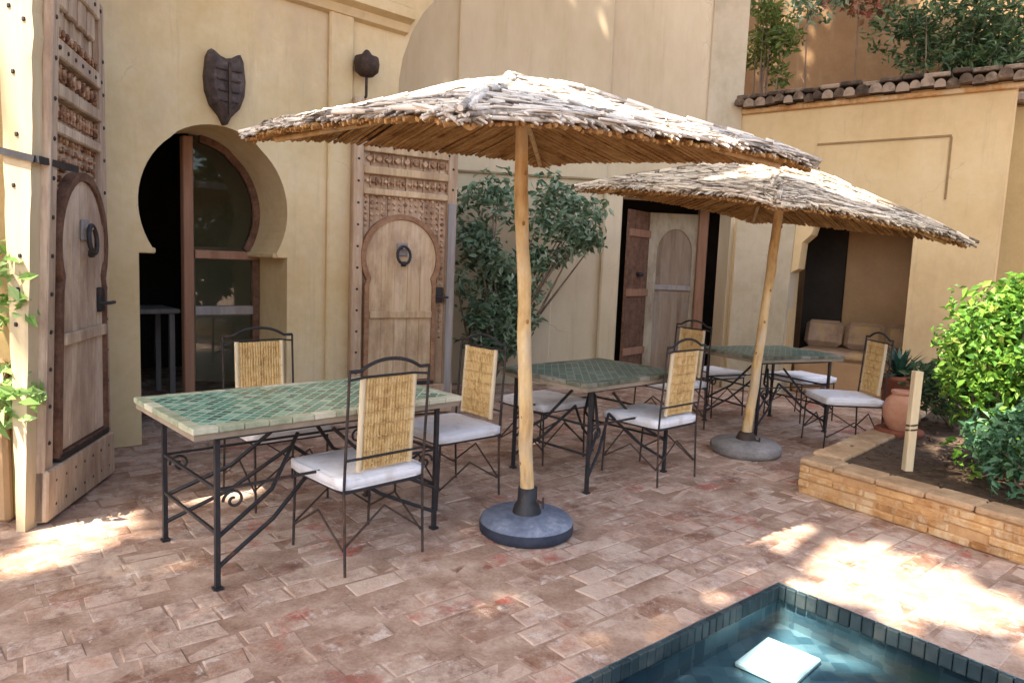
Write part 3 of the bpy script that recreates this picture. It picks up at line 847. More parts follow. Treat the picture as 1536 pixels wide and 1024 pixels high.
tag(l2, 'dark brown plank shutter folded beside the pale framed loggia door', 'shutter')
m = MB()
for k in range(4): m.box((.085 + .15 * k, 0, 1.15), (.145, .05, 2.3), None, .006)
m.build('planks', M['moulding'], l2)
for z in (.4, 1.2, 2.0):
    m = MB(); m.box((.31, -.035, z), (.6, .03, .1), None, .006); m.build('batten', M['frame_wood'], l2)
m = MB(); m.lathe([(0, -.03), (.05, -.02), (.06, 0), (.05, .02), (0, .03)], 12, (.3, -.06, 1.45)); m.build('knob', M['iron'], l2)
l3 = empty('timber_post', Vector((2.58, 9.88, 0)))
tag(l3, 'reddish brown timber post at the right of the pale framed loggia door', 'post')
m = MB(); m.box((0, 0, 1.2), (.13, .13, 2.4), None, .01); m.build('shaft', M['frame_wood'], l3)
m = MB(); m.box((0, 0, .14), (.18, .18, .28), None, .015); m.build('foot', M['frame_wood'], l3)

# walls beyond
tw = empty('terrace_wall', Vector((4.3, 10.9, 0)), R(-12))
tag(tw, 'terracotta coloured wall rising behind the tiled coping', 'wall')
m = MB(); m.box((0, 0, 3.5), (7.5, .3, 7)); m.build('wall', M['terracotta_wall'], tw)
m = MB(); m.box((-1.6, -.2, 5.6), (.9, .1, 2.4), None, .03); m.build('buttress', M['olive_wall'], tw)
rw = empty('side_wall', Vector((7.4, 8.4, 0)), R(-8))
tag(rw, 'olive brown plaster wall in shade at the right edge behind the bush', 'wall')
m = MB(); m.box((0, 0, 1.8), (3.6, .3, 3.6), None, .03); m.build('wall', M['olive_wall'], rw)
m = MB(); m.box((0, -.02, 3.66), (3.7, .5, .12), None, .03); m.build('coping', M['roof_tile'], rw)

# ------------------------------------------------------------------ brick planter with its bed
pt = empty('brick_planter', PLANT[0])
tag(pt, 'low orange brown brick planter wall beside the pool corner', 'planter')
m = MB(); cap = MB(); rnd = random.Random(21)
def wall_run(p, q, h=.25, th=.22):
    p = p - PLANT[0]; q = q - PLANT[0]
    d = (q - p); L_ = d.length; d.normalize(); nn = Vector((-d.y, d.x, 0))
    Mx = Matrix((d, nn, Vector((0, 0, 1)))).transposed()
    rows = 4; hh = (h - .045) / rows
    for r_ in range(rows):
        a = -(.12 if r_ % 2 else 0)
        while a < L_:
            wl_ = rnd.uniform(.19, .26)
            a0, a1 = max(a, .0), min(a + wl_, L_)
            if a1 - a0 > .03:
                c = p + d * ((a0 + a1) / 2) + nn * (th / 2 + rnd.uniform(-.009, .009)) + Vector((0, 0, hh * (r_ + .5)))
                m.box(c, (a1 - a0 - .007, th, hh - .005), Mx @ Matrix.Rotation(rnd.uniform(-.03, .03), 3, 'Y'), .008)
            a += wl_
    a = 0
    while a < L_:
        wl_ = min(rnd.uniform(.24, .34), L_ - a)
        c = p + d * (a + wl_ / 2) + nn * (th / 2 - .008) + Vector((0, 0, h - .02 + rnd.uniform(-.004, .004)))
        cap.box(c, (wl_ - .003, th + .006, .045), Mx @ Matrix.Rotation(rnd.uniform(-.015, .015), 3, 'X'), .014)
        a += wl_
wall_run(PLANT[0], PLANT[1]); wall_run(PLANT[5], PLANT[0] + (PLANT[5] - PLANT[0]).normalized() * .23)
wall_run(PLANT[4], PLANT[5])
core = MB()
pp = [p - PLANT[0] for p in PLANT]
cen = sum(pp, Vector()) / len(pp)
core.prism([[((p + (cen - p).normalized() * .03).x, (p + (cen - p).normalized() * .03).y) for p in pp]], 0, .225)
core.xf(lambda v: Vector((v.x, v.z, v.y)))
core.F = [f[::-1] for f in core.F]
core.build('soil', M['soil'], pt)
rnd2 = random.Random(6); cl = MB()
for k in range(420):
    w1 = rnd2.random(); p = Vector((2.5 + rnd2.uniform(-.1, 2.4), rnd2.uniform(3.0, 6.6), 0))
    if not in_poly(p, PLANT): continue
    s_ = rnd2.uniform(.008, .035); p = p - PLANT[0]
    cl.box((p.x, p.y, .225 + s_ * .3), (s_ * 1.5, s_, s_), Matrix.Rotation(rnd2.uniform(0, 3), 3, 'Z') @ Matrix.Rotation(rnd2.uniform(-.6, .6), 3, 'X'), s_ * .3)
tag(cl.build('clods', M['soil'], pt), kind='stuff')
mo = MB()
for p, q in ((PLANT[0], PLANT[1]), (PLANT[5], PLANT[0]), (PLANT[4], PLANT[5])):
    p = p - PLANT[0]; q = q - PLANT[0]; d = (q - p); L_ = d.length; d.normalize(); nn = Vector((-d.y, d.x, 0))
    mo.box(p + d * L_ / 2 + nn * .11 + Vector((0, 0, .104)), (L_ - .02, .205, .206), Matrix((d, nn, Vector((0, 0, 1)))).transposed())
mo.build('mortar', M['clay'], pt)
m.build('brick_face', M['brick'], pt); cap.build('cap', M['brick_cap'], pt)

# wooden stake and terracotta jar
st = empty('wooden_stake', Vector((2.72, 4.68, .225)))
tag(st, 'pale square wooden stake standing upright in the brick planter', 'stake')
m = MB(); m.bar((0, 0, -.05), (.01, .01, .68), .055); bevel(m.build('shaft', M['stake'], st), .006)
m = MB(); m.tube([(.006 + .034 * math.cos(t), .006 + .034 * math.sin(t), .26 + .004 * k) for k, t in enumerate([2 * PI * k / 8 for k in range(17)])], .006, 6); m.build('cord', M['rust_iron'], st)
jr = empty('terracotta_jar', Vector((3.27, 5.80, .25)), 0)
tag(jr, 'pinkish terracotta jar on the planter edge behind the stake', 'jar')
m = MB(); m.lathe([(.06, 0), (.10, .04), (.135, .12), (.14, .2), (.115, .27), (.075, .31)], 24); m.build('body', M['terracotta'], jr)
m = MB(); m.lathe([(.07, .305), (.085, .325), (.085, .345), (.06, .345), (.055, .30)], 24); m.build('rim', M['terracotta'], jr)
m = MB(); m.lathe([(.17, -.03), (.19, 0), (.18, .025), (.1, .02)], 24); m.build('saucer', M['terracotta_dark'], jr)

# ------------------------------------------------------------------ mosaic tables
def make_table(w, d, name_label, top='mosaic', edge='table_edge'):
    root = empty('mosaic_table')
    tag(root, name_label, 'table', 'green mosaic tables on the patio')
    H = .76
    bw_ = .055
    m = MB(); m.box((0, 0, H - .012), (w - 2 * bw_, d - 2 * bw_, .024)); m.build('mosaic_top', M[top], root)
    m = MB()
    n = 0
    def strip(cx, cy, lx, ly):
        m.box((cx, cy, H - .012), (lx, ly, .028), None, .003)
    k = .108
    nx = int(w / k); lx = w / nx
    for i in range(nx):
        for s in (-1, 1): strip(-w / 2 + lx * (i + .5), s * (d / 2 - bw_ / 2), lx - .004, bw_)
    ny = int((d - 2 * bw_) / k); ly = (d - 2 * bw_) / ny
    for i in range(ny):
        for s in (-1, 1): strip(s * (w / 2 - bw_ / 2), -d / 2 + bw_ + ly * (i + .5), bw_, ly - .004)
    m.build('tile_border', M[edge], root)
    m = MB(); m.box((0, 0, H - .040), (w - .02, d - .02, .028)); m.build('slab', M['table_under'], root)
    lx, ly = w / 2 - .125, d / 2 - .065
    for sx in (-1, 1):
        for sy in (-1, 1):
            m = MB(); m.bar((sx * lx, sy * ly, 0), (sx * lx, sy * ly, H - .054), .022)
            m.box((sx * lx, sy * ly, .006), (.04, .04, .012)); m.build('leg', M['iron'], root)
    for s in (-1, 1):
        for p, q, w_ in (((s * lx, -ly, .46), (s * lx, ly, .46), .014), ((s * lx, -ly, .26), (s * lx, ly, .26), .014), ((-lx, s * ly, .46), (lx, s * ly, .46), .012)):
            m = MB(); m.bar(p, q, w_); m.build('stretcher', M['iron'], root)
        for p, q, w_ in (((s * lx, -ly, H - .065), (s * lx, ly, H - .065), .016), ((-lx, s * ly, H - .066), (lx, s * ly, H - .066), .016)):
            m = MB(); m.bar(p, q, w_); m.build('apron', M['iron'], root)
    m = MB()
    for s in (-1, 1):
        for t in (-1, 1):
            m = MB(); m.tube([(t * lx, s * ly, .10), (t * lx * .5, s * ly * .75, .24), (0, s * ly * .45, .46)], .011, 6); m.build('brace', M['iron'], root)
            m = MB(); m.tube([(t * lx, s * ly, .24), (t * lx * .5, s * ly * .7, .38), (t * .1, s * ly * .3, .60)], .011, 6); m.build('brace', M['iron'], root)
    m = MB()
    for s in (-1, 1):
        for t in (-1, 1):
            pts = []
            for k in range(22):
                a = k / 21 * 2.6 * PI
                r_ = .05 * (1 - k / 26)
                pts.append((t * (lx - .075 + r_ * math.cos(a)), s * ly, .40 + r_ * math.sin(a)))
            m = MB(); m.tube(pts, .007, 6); m.build('scroll', M['iron'], root)
    return root
t1 = make_table(1.46, .84, 'large green mosaic table nearest the arched doorway')
t1.location = (-1.086, 3.701, 0); t1.rotation_euler.z = R(43.5)
t2 = make_table(1.12, .86, 'green mosaic table, dark reflection put into its colour, behind the front umbrella pole', 'mosaic_dark', 'edge_dark')
t2c = Vector((.49, 4.46, 0)) + U * .56 + W * .43
t2.location = t2c; t2.rotation_euler.z = AX
t3 = copy_tree(t2); t3['label'] = 'green mosaic table farthest back under the tilted umbrella'
t3.location = (2.55, 6.95, 0); t3.rotation_euler.z = R(24)

# ------------------------------------------------------------------ chairs
def cushion_mesh(w, d, h):
    m = MB(); n = 12; V = []; F = []
    for side in (1, -1):
        for i in range(n + 1):
            for j in range(n + 1):
                x = -1 + 2 * i / n; y = -1 + 2 * j / n
                e = (1 - abs(x) ** 6) * (1 - abs(y) ** 6)
                z = side * (h * .30 + h * .20 * (max(e, 0) ** .45)) + .004 * math.sin(5 * x + 3 * y) * (side > 0)
                cr = 1 - .025 * (abs(x) * abs(y)) ** 3
                V.append((x * w / 2 * cr, y * d / 2 * cr, z))
    q = (n + 1) ** 2
    for i in range(n):
        for j in range(n):
            a = i * (n + 1) + j
            F.append((a, a + n + 1, a + n + 2, a + 1)); F.append((q + a, q + a + 1, q + a + n + 2, q + a + n + 1))
    ring = [i * (n + 1) for i in range(n + 1)] + [n * (n + 1) + j for j in range(1, n + 1)] + [i * (n + 1) + n for i in range(n - 1, -1, -1)] + [j for j in range(n - 1, 0, -1)]
    for k in range(len(ring)):
        a, b_ = ring[k], ring[(k + 1) % len(ring)]
        F.append((a, q + a, q + b_, b_))
    m.add(V, F, True); return m

CH_GROUP = 'iron chairs with cane backs and white cushions'
def make_chair(back=True):
    root = empty('cane_chair' if back else 'cushioned_stool')
    w, d = .23, .235
    sz = .405
    for sx in (-1, 1):
        m = MB()
        top = .985 if back else sz
        m.tube([(sx * w, d + .02, 0), (sx * w, d, sz), (sx * w, d + .035, top)], .0072, 8); m.build('rear_leg', M['chair_iron'], root)
        m = MB(); m.tube([(sx * w, -d - .015, 0), (sx * w, -d, sz)], .0072, 8); m.build('front_leg', M['chair_iron'], root)
    m = MB()
    for s in (-1, 1):
        m.bar((s * w, -d, sz), (s * w, d, sz), .014); m.bar((-w, s * d, sz), (w, s * d, sz), .014)
    for k in range(4): m.bar((-w, -d + .1 + .09 * k, sz), (w, -d + .1 + .09 * k, sz), .008)
    m.build('seat_frame', M['iron'], root)
    m = MB()
    for s in (-1, 1):
        m = MB(); m.tube([(s * w, d, .12), (s * w, 0, .26), (s * w, -d, .12)], .006, 6); m.build('brace', M['rust_iron'], root)
        m = MB(); m.tube([(-w, s * d, .13), (0, s * d, .30), (w, s * d, .13)], .006, 6); m.build('brace', M['rust_iron'], root)
    m = cushion_mesh(.50, .50, .075); m.xf(lambda v: v + Vector((0, -.01, sz + .035))); cu = m.build('cushion', M['cushion'], root)
    for zz in (sz + .012, sz + .057):
        m = MB(); rr_ = .246
        pts = []
        for k in range(41):
            t = 2 * PI * k / 40; cx, cy = math.cos(t), math.sin(t); q_ = (abs(cx) ** 14 + abs(cy) ** 14) ** (-1 / 14)
            pts.append((cx * q_ * rr_, -.01 + cy * q_ * rr_, zz))
        m.tube(pts, .005, 6, False); m.build('piping', M['cushion'], cu)
    if back:
        def yb(z): return d + .035 * (z - sz) / (.985 - sz)
        m = MB()
        pts = []
        for k in range(17):
            t = -1 + 2 * k / 16
            zz = .985 + .05 * max(0, 1 - (abs(t) / .72) ** 2) ** .8 if abs(t) < .72 else .985
            pts.append((t * w, yb(.985), zz))
        m.tube(pts, .009, 8); m.build('back_frame', M['iron'], root); m = MB(); m.tube([(-w, yb(.95), .945), (-w * .6, yb(.95), .955), (w * .6, yb(.95), .955), (w, yb(.95), .945)], .0065, 6)
        m.build('cross_bar', M['iron'], root)
        m = MB(); m.tube([(-w, yb(.56), .56), (w, yb(.56), .56)], .0065, 6); m.build('cross_bar', M['iron'], root)
        # cane panel: upright canes on both faces
        m = MB(); pw_, z0, z1 = .145, .50, .945
        rnd = random.Random(2); n = 17
        for k in range(n):
            x = -pw_ + 2 * pw_ * (k + .5) / n
            pts = [(x + rnd.uniform(-.0015, .0015), yb(z) - .012 + rnd.uniform(-.002, .002), z) for z in [z0 + (z1 - z0) * i / 5 for i in range(6)]]
            m.tube(pts, [.0092 + rnd.uniform(-.0008, .0008) for _ in range(6)], 6)
        for z in [z0 + .03 + (z1 - z0 - .06) * i / 6 for i in range(7)]:
            for k in range(n):
                if (k + int(z * 100)) % 2: continue
                x = -pw_ + 2 * pw_ * (k + .5) / n
                m.tube([(x - .011, yb(z) + .0035, z), (x, yb(z) + .0055, z), (x + .011, yb(z) + .0035, z)], .0032, 6)
                m.tube([(x - .011, yb(z) - .0275, z), (x, yb(z) - .0295, z), (x + .011, yb(z) - .0275, z)], .0032, 6)
        pn = m.build('cane_panel', M['wicker'], root)
        for s in (-1, 1):
            m = MB(); m.tube([(s * (pw_ + .003), yb(z0) - .012, z0 - .005), (s * (pw_ + .003), yb(z1) - .012, z1 + .005)], .0145, 8); m.build('panel_edge', M['stake'], pn)
    return root
proto = make_chair()
def put(o, x, y, bx, by, label):
    o.location = (x, y, 0); o.rotation_euler.z = math.atan2(-bx, by)
    tag(o, label, 'chair', CH_GROUP); return o
put(proto, -.765, 3.54, -math.cos(R(135)), -math.sin(R(135)), 'cane backed chair in front of the large mosaic table, nearest the viewer')
put(copy_tree(proto), -1.46, 4.33, W.x, W.y, 'cane backed chair behind the large table in front of the arched doorway')
put(copy_tree(proto), -.39, 4.49, U.x, U.y, 'cane backed chair at the right end of the large table, left of the umbrella pole')
put(copy_tree(proto), 1.05, 5.12, -W.x, -W.y, 'cane backed chair in front of the middle table, right of the front umbrella pole')
put(copy_tree(proto), 1.55, 6.75, .85, .53, 'cane backed chair directly behind another chair at the end of the middle table')
put(copy_tree(proto), 3.0, 6.25, 1, .0, 'cane backed chair with its seat to the right of the leaning pole')
sp = make_chair(False)
sp.location = (.27, 5.55, 0); sp.rotation_euler.z = AX
tag(sp, 'white cushioned iron stool behind the middle table beside the front pole', 'stool', 'white cushioned iron stools')
s2 = copy_tree(sp); s2.location = (3.1, 7.46, 0); s2.rotation_euler.z = R(25); s2['label'] = 'white cushioned stool behind the farthest table in front of the sofa'
s3 = copy_tree(sp); s3.location = (2.18, 7.56, 0); s3.rotation_euler.z = R(30); s3['label'] = 'white cushioned stool behind the farthest table in front of the pillar'

# ------------------------------------------------------------------ reed umbrellas
def make_umbrella(seed, a, hgt, tilt, yaw, centre, foot, thatch, basemats, label, br, sleeve, flat, off=0.0):
    rnd = random.Random(seed)
    root = empty('reed_umbrella', foot)
    tag(root, label, 'umbrella', 'square reed umbrellas on poles')
    cn = Vector(centre) - Vector(foot)
    Rm = (Matrix.Rotation(tilt[0], 3, 'X') @ Matrix.Rotation(tilt[1], 3, 'Y') @ Matrix.Rotation(yaw, 3, 'Z'))
    def X(v): return Rm @ Vector(v) + cn
    def zsurf(x, y):
        q = max(abs(x), abs(y)) / a
        t = 1 - q
        f = flat
        h_ = t if t < 1 - f else (1 - f) + f * .30 * (1 - (1 - (t - 1 + f) / f) ** 2)
        mn = min(abs(x), abs(y)) / a
        return hgt * h_ - .05 * min(mn, 1.05) ** 5 + .012 * math.sin(PI * min(max(q, 0), 1) * 2.3 + 1.0)
    # woven mat core
    m = MB(); n = 20; V = []; F = []
    for i in range(n + 1):
        for j in range(n + 1):
            x = -a + 2 * a * i / n; y = -a + 2 * a * j / n
            ex = 1 + (rnd.uniform(-.012, .012) if i in (0, n) or j in (0, n) else 0)
            V.append((x * ex, y * ex, zsurf(x, y)))
    q = (n + 1) ** 2
    for i in range(n):
        for j in range(n):
            k = i * (n + 1) + j
            F.append((k, k + n + 1, k + n + 2, k + 1))
    m.add(V, F)
    m.xf(X); core = m.build('canopy', M['mat_core'], root)
    # reeds seen from below: laid from eave to ridge
    m = MB()
    for f in range(4):
        Rf = Matrix.Rotation(f * PI / 2, 3, 'Z')
        k = -a + .006
        while k < a:
            wd = rnd.uniform(.011, .022)
            s0 = abs(k) + .005
            if s0 < a - .03:
                dz = rnd.uniform(-.006, .004)
                P0 = Rf @ Vector((k, -a + rnd.uniform(-.02, .05), 0)); P1 = Rf @ Vector((k, -s0, 0))
                z0 = zsurf(a, k) - .022 + dz; z1 = zsurf(s0, k) - .022 + dz
                m.tube([(P0.x, P0.y, z0), ((P0.x + P1.x) / 2, (P0.y + P1.y) / 2, (zsurf((a + s0) / 2, k)) - .024 + dz), (P1.x, P1.y, z1)], wd / 2 * 1.05, 5)
            k += wd
    m.xf(X); m.build('reed_lining', M['reed_under'], root)
    # rafters
    for f in range(4):
        m = MB(); Rf = Matrix.Rotation(f * PI / 2 + PI / 4, 3, 'Z')
        p = Rf @ Vector((a * 1.26, 0, 0)); m.tube([X((0, 0, zsurf(0, 0) - .07)), X((p.x / 2, p.y / 2, zsurf(a * .48, 0) - .06)), X((p.x, p.y, -.04))], .016, 8)
        m.build('rafter', M['bamboo'], root)
    # bleached thatch on top: bundles laid in courses parallel to the eaves
    m = MB()
    for f in range(4):
        Rf = Matrix.Rotation(f * PI / 2, 3, 'Z')
        rows = 44
        for r_ in range(rows):
            t = (r_ + .5) / rows
            s = a * (1.02 - t * 1.0)                 # distance from the axis
            x = -s
            while x < s:
                L_ = rnd.uniform(.12, .62)
                x1 = min(x + L_, s + .02)
                if rnd.random() < .93:
                    jz = rnd.uniform(0, .014)
                    tw_ = rnd.gauss(0, .03)
                    ya, yb_ = -s + tw_, -s - tw_
                    za, zb = zsurf(x, s) + .008 + jz + rnd.uniform(0, .012), zsurf(x1, s) + .008 + jz
                    rr2 = rnd.uniform(.006, .014)
                    A = Rf @ Vector((x, ya, za)); B = Rf @ Vector((x1, yb_, zb))
                    m.tube([A, (A + B) / 2 + Vector((0, 0, rnd.uniform(-.004, .007))), B], [rr2 * .7, rr2, rr2 * .7], 5)
                x = x1 - rnd.uniform(-.01, .03)
        # ragged eave stubs
        for k in range(150):
            x = rnd.uniform(-a, a)
            A = Rf @ Vector((x, -a + .10, zsurf(x, a - .1) + .012)); B = Rf @ Vector((x + rnd.uniform(-.05, .05), -a - rnd.uniform(.0, .05), zsurf(x, a) + rnd.uniform(-.02, .008)))
            m.tube([A, B], [.009, .005], 5)
        # hip bundle along the corner
        for k in range(34):
            t = k / 34
            p0 = Rf @ Vector((a * t, -a * t, 0)); p1 = Rf @ Vector((min(a * (t + .09), a * 1.02), -min(a * (t + .09), a * 1.02), 0))
            o_ = Vector((rnd.uniform(-.02, .02), rnd.uniform(-.02, .02), .03 + rnd.uniform(0, .01)))
            A = Vector((p0.x, p0.y, zsurf(a * t, a * t))) + o_; t2_ = min(a * (t + .09), a); B = Vector((p1.x, p1.y, zsurf(t2_, t2_))) + o_
            m.tube([A, B], [.016, .012], 5)
    for k in range(2600):
        f = rnd.randrange(4); Rf = Matrix.Rotation(f * PI / 2, 3, 'Z')
        s = a * math.sqrt(rnd.random()) * 1.0; x = rnd.uniform(-s, s)
        L_ = rnd.uniform(.10, .38); an = rnd.gauss(0, .22)
        x1, s1 = min(x + L_ * math.cos(an), s + .04), s + L_ * math.sin(an)
        if s1 > a + .03: s1 = a + .03
        q0 = Rf @ Vector((x, -s, zsurf(x, s) + rnd.uniform(.012, .034))); q1 = Rf @ Vector((x1, -s1, zsurf(min(abs(x1), a), min(s1, a)) + rnd.uniform(.008, .036)))
        m.tube([q0, (q0 + q1) / 2 + Vector((0, 0, rnd.uniform(-.002, .008))), q1], [.004, .0062, .003], 4, False)
    for k in range(70):
        w_ = rnd.uniform(0, 2 * PI); r1 = rnd.uniform(.05, .26)
        A = Vector((0, 0, zsurf(0, 0) + .03)) + Vector((rnd.uniform(-.1, .1), rnd.uniform(-.1, .1), -.0)); B = Vector((r1 * math.cos(w_), r1 * math.sin(w_), zsurf(r1, 0) + .03))
        m.tube([A, B], [.012, .009], 5)
    m.xf(X); m.build('thatch', M[thatch], root)
    # peeled pole with gentle kinks
    top = X((0, 0, zsurf(0, 0) - .05)) + Vector((off, 0, -off * .25)); bot = Vector((0, 0, sleeve - .08))
    m = MB(); pts = []; rs = []
    for k in range(15):
        t = k / 14
        p = bot.lerp(top, t) + Vector((rnd.uniform(-.006, .006), rnd.uniform(-.006, .006), 0)) * (0 if k in (0, 14) else 1)
        pts.append(p); rs.append(.0405 - .006 * t + rnd.uniform(-.003, .004))
    m.tube(pts, rs, 14); pole = m.build('pole', M['bamboo'], root)
    for k in range(7):
        t = .1 + .12 * k
        p = bot.lerp(top, t); w_ = rnd.uniform(0, 6.28)
        m = MB(); m.box(p + Vector((math.cos(w_) * .035, math.sin(w_) * .035, 0)), (.016, .016, .024), Matrix.Rotation(w_, 3, 'Z'), .005)
        m.build('knot', M['wicker_dark'], pole)
    # base
    r_ = br
    m = MB(); prof = [(r_ * .2, .118), (r_ * .5, .112), (r_ * .9, .095), (r_ * .985, .075)]
    m.lathe([(r_ * 1.0, .070), (r_ * .985, .08), (r_ * .9, .098), (r_ * .5, .112), (r_ * .25, .118), (0, .118)], 32)
    b1 = m.build('base_top', M[basemats[0]], root)
    m = MB(); m.lathe([(r_ * .93, 0), (r_ * 1.0, .015), (r_ * 1.01, .045), (r_ * 1.0, .0695)], 32); m.build('base_rim', M[basemats[1]], root)
    m = MB(); m.lathe([(.085, .11), (.07, .16), (.056, .18), (.054, sleeve), (.045, sleeve)], 20); m.build('sleeve', M[basemats[2]], root)
    m = MB(); m.tube([(.05, -.05, sleeve - .06), (.085, -.085, sleeve - .06)], .009, 8); m.tube([(.085, -.085, sleeve - .09), (.085, -.085, sleeve - .03)], .007, 8); m.build('clamp_screw', M['rust_iron'], root)
    return root
make_umbrella(1, 1.095, .335, (.097, .018), .665, (-.012, 3.902, 2.150), (.122, 3.87, 0), 'thatch', ('base_stone', 'base_dark', 'iron'),
              'large square reed umbrella in front with white bleached top and blue grey base', .265, .26, .22)
make_umbrella(9, 1.118, .44, (.073, .112), .508, (2.05, 5.99, 2.03), (2.02, 5.87, 0), 'thatch_warm', ('base_grey', 'base_grey', 'rust_iron'),
              'smaller tilted reed umbrella behind on a leaning pole with grey base', .29, .18, .30, .12)

# ------------------------------------------------------------------ foliage
def leaves(mb, rnd, blobs, size, up=.35, aspect=.45, reject=None):
    for (x, y, z, a, b_, c, n) in blobs:
        for k in range(n):
            while True:
                p = Vector((rnd.uniform(-1, 1), rnd.uniform(-1, 1), rnd.uniform(-1, 1)))
                if p.length <= 1: break
            if p.length > 0: p = p * (p.length ** -.45)
            q = Vector((x + p.x * a, y + p.y * b_, z + p.z * c))
            if reject and reject(q): continue
            d = Vector((rnd.gauss(0, 1), rnd.gauss(0, 1), rnd.gauss(0, .7))).normalized()
            nrm = (Vector((rnd.gauss(0, 1), rnd.gauss(0, 1), rnd.gauss(0, 1))).normalized() * (1 - up) + Vector((p.x, p.y, p.z + 1)) * up)
            d = (d - nrm * d.dot(nrm) / max(nrm.length_squared, 1e-6)).normalized()
            sd = d.cross(nrm).normalized()
            L_ = size * rnd.uniform(.6, 1.3); w_ = L_ * aspect
            fold = nrm.normalized() * w_ * .25
            v = [q, q + d * L_ * .45 + sd * w_ * .5 + fold, q + d * L_ - fold * .6, q + d * L_ * .45 - sd * w_ * .5 + fold]
            mb.add(v, [(0, 1, 2), (0, 2, 3)])
def clumps(rnd, c, r, n, cr, per):
    out = []
    for k in range(n):
        while True:
            p = Vector((rnd.uniform(-1, 1), rnd.uniform(-1, 1), rnd.uniform(-1, 1)))
            if .25 < p.length <= 1: break
        s = cr * rnd.uniform(.6, 1.25)
        out.append((c[0] + p.x * r[0], c[1] + p.y * r[1], c[2] + p.z * r[2], s, s, s * .8, per))
    return out
def stems(root, base, tips, r0, mat, name='stem'):
    m = MB(); rnd = random.Random(len(tips))
    for t in tips:
        b0 = Vector(base) + Vector((rnd.uniform(-.03, .03), rnd.uniform(-.03, .03), 0))
        t = Vector(t); mid = b0.lerp(t, .5) + Vector((rnd.uniform(-.12, .12), rnd.uniform(-.1, .1), .05))
        m.tube([b0, b0.lerp(mid, .5) + Vector((rnd.uniform(-.04, .04), 0, 0)), mid, t], [r0, r0 * .8, r0 * .55, r0 * .2], 7)
    return m.build(name, mat, root)

# climbing shrub between the carved leaf and the middle table
sh1 = empty('climbing_shrub', Vector((-.22, 8.0, 0)))
tag(sh1, 'grey green climbing shrub against the back wall behind the front pole', 'shrub')
rnd = random.Random(31); m = MB()
bl = clumps(rnd, (-.10, .05, 1.85), (.36, .25, .62), 24, .2, 48) + clumps(rnd, (-.12, -.05, 1.25), (.34, .22, .55), 14, .2, 45) + \
     clumps(rnd, (.70, .1, 2.15), (.42, .2, .34), 18, .17, 50) + clumps(rnd, (.92, .1, 1.85), (.24, .15, .14), 9, .13, 45) + clumps(rnd, (.50, .1, 1.60), (.25, .15, .14), 8, .13, 45) + clumps(rnd, (.05, -.1, .80), (.34, .2, .42), 26, .17, 48) + clumps(rnd, (.32, 0, 1.3), (.22, .18, .3), 9, .16, 42)
leaves(m, rnd, bl, .105); m.build('foliage', M['leaf_climber'], sh1)
stems(sh1, (-.1, 0, 0), [(b[0], b[1], b[2]) for b in bl[::4]], .028, M['bark'])

# right bush in the planter: lime upper mass, blue-green lower plant in front of it
b1 = empty('lime_bush', Vector((3.27, 4.6, .22)))
tag(b1, 'bright lime green leafy bush in the brick planter at the right edge', 'bush')
rnd = random.Random(41); m = MB()
bl = clumps(rnd, (.14, 0, .86), (.48, .43, .45), 80, .17, 110) + clumps(rnd, (.08, -.05, .35), (.42, .4, .28), 14, .18, 60)
leaves(m, rnd, bl, .062, .4, .55); m.build('foliage', M['leaf_lime'], b1)
stems(b1, (.1, 0, 0), [(b[0], b[1], b[2]) for b in bl[::3]], .022, M['bark'])
b2 = empty('blue_green_bush', Vector((3.03, 4.02, .22)))
tag(b2, 'low blue green bush in front of the lime bush on the planter edge', 'bush')
rnd = random.Random(42); m = MB()
bl = clumps(rnd, (.14, .05, .32), (.34, .36, .28), 44, .13, 75)
leaves(m, rnd, bl, .06, .4, .5); m.build('foliage', M['leaf_blue'], b2)
stems(b2, (.1, .05, 0), [(b[0], b[1], b[2]) for b in bl[::3]], .014, M['bark'])
b3 = empty('dark_shrub', Vector((3.95, 6.1, .22)))
tag(b3, 'dark green shrub in deep shade behind the jar and stake', 'shrub')
rnd = random.Random(44); m = MB()
bl = clumps(rnd, (0, 0, .32), (.42, .4, .22), 22, .16, 45)
leaves(m, rnd, bl, .09, .3, .4); m.build('foliage', M['leaf_dark'], b3)
stems(b3, (0, 0, 0), [(b[0], b[1], b[2]) for b in bl[::3]], .015, M['bark'])

# spiky potted plant at the golden wall
ag = empty('potted_agave', Vector((4.06, 7.3, .0)))
tag(ag, 'small dark green spiky plant in a pot against the golden wall', 'plant')
m = MB(); rnd = random.Random(5)
for k in range(60):
    w_ = rnd.uniform(0, 2 * PI); el = rnd.uniform(.15, 1.35); L_ = rnd.uniform(.26, .44)
    d = Vector((math.cos(w_) * math.cos(el), math.sin(w_) * math.cos(el), math.sin(el))); sd = Vector((-math.sin(w_), math.cos(w_), 0)) * .026
    b0 = Vector((0, 0, .50)); mid = b0 + d * L_ * .5; tip = b0 + d * L_ + Vector((0, 0, -.05))
    up = Vector((0, 0, .008))
    m.add([b0 - sd * .6, b0 + sd * .6, mid + sd + up, mid - sd + up, tip], [(0, 1, 2, 3), (3, 2, 4)])
m.build('foliage', M['leaf_agave'], ag)
m = MB(); m.lathe([(.11, 0), (.14, .2), (.16, .46), (.175, .47), (.175, .52), (.14, .52), (.13, .48), (0, .48)], 20); m.build('pot', M['terracotta_dark'], ag)

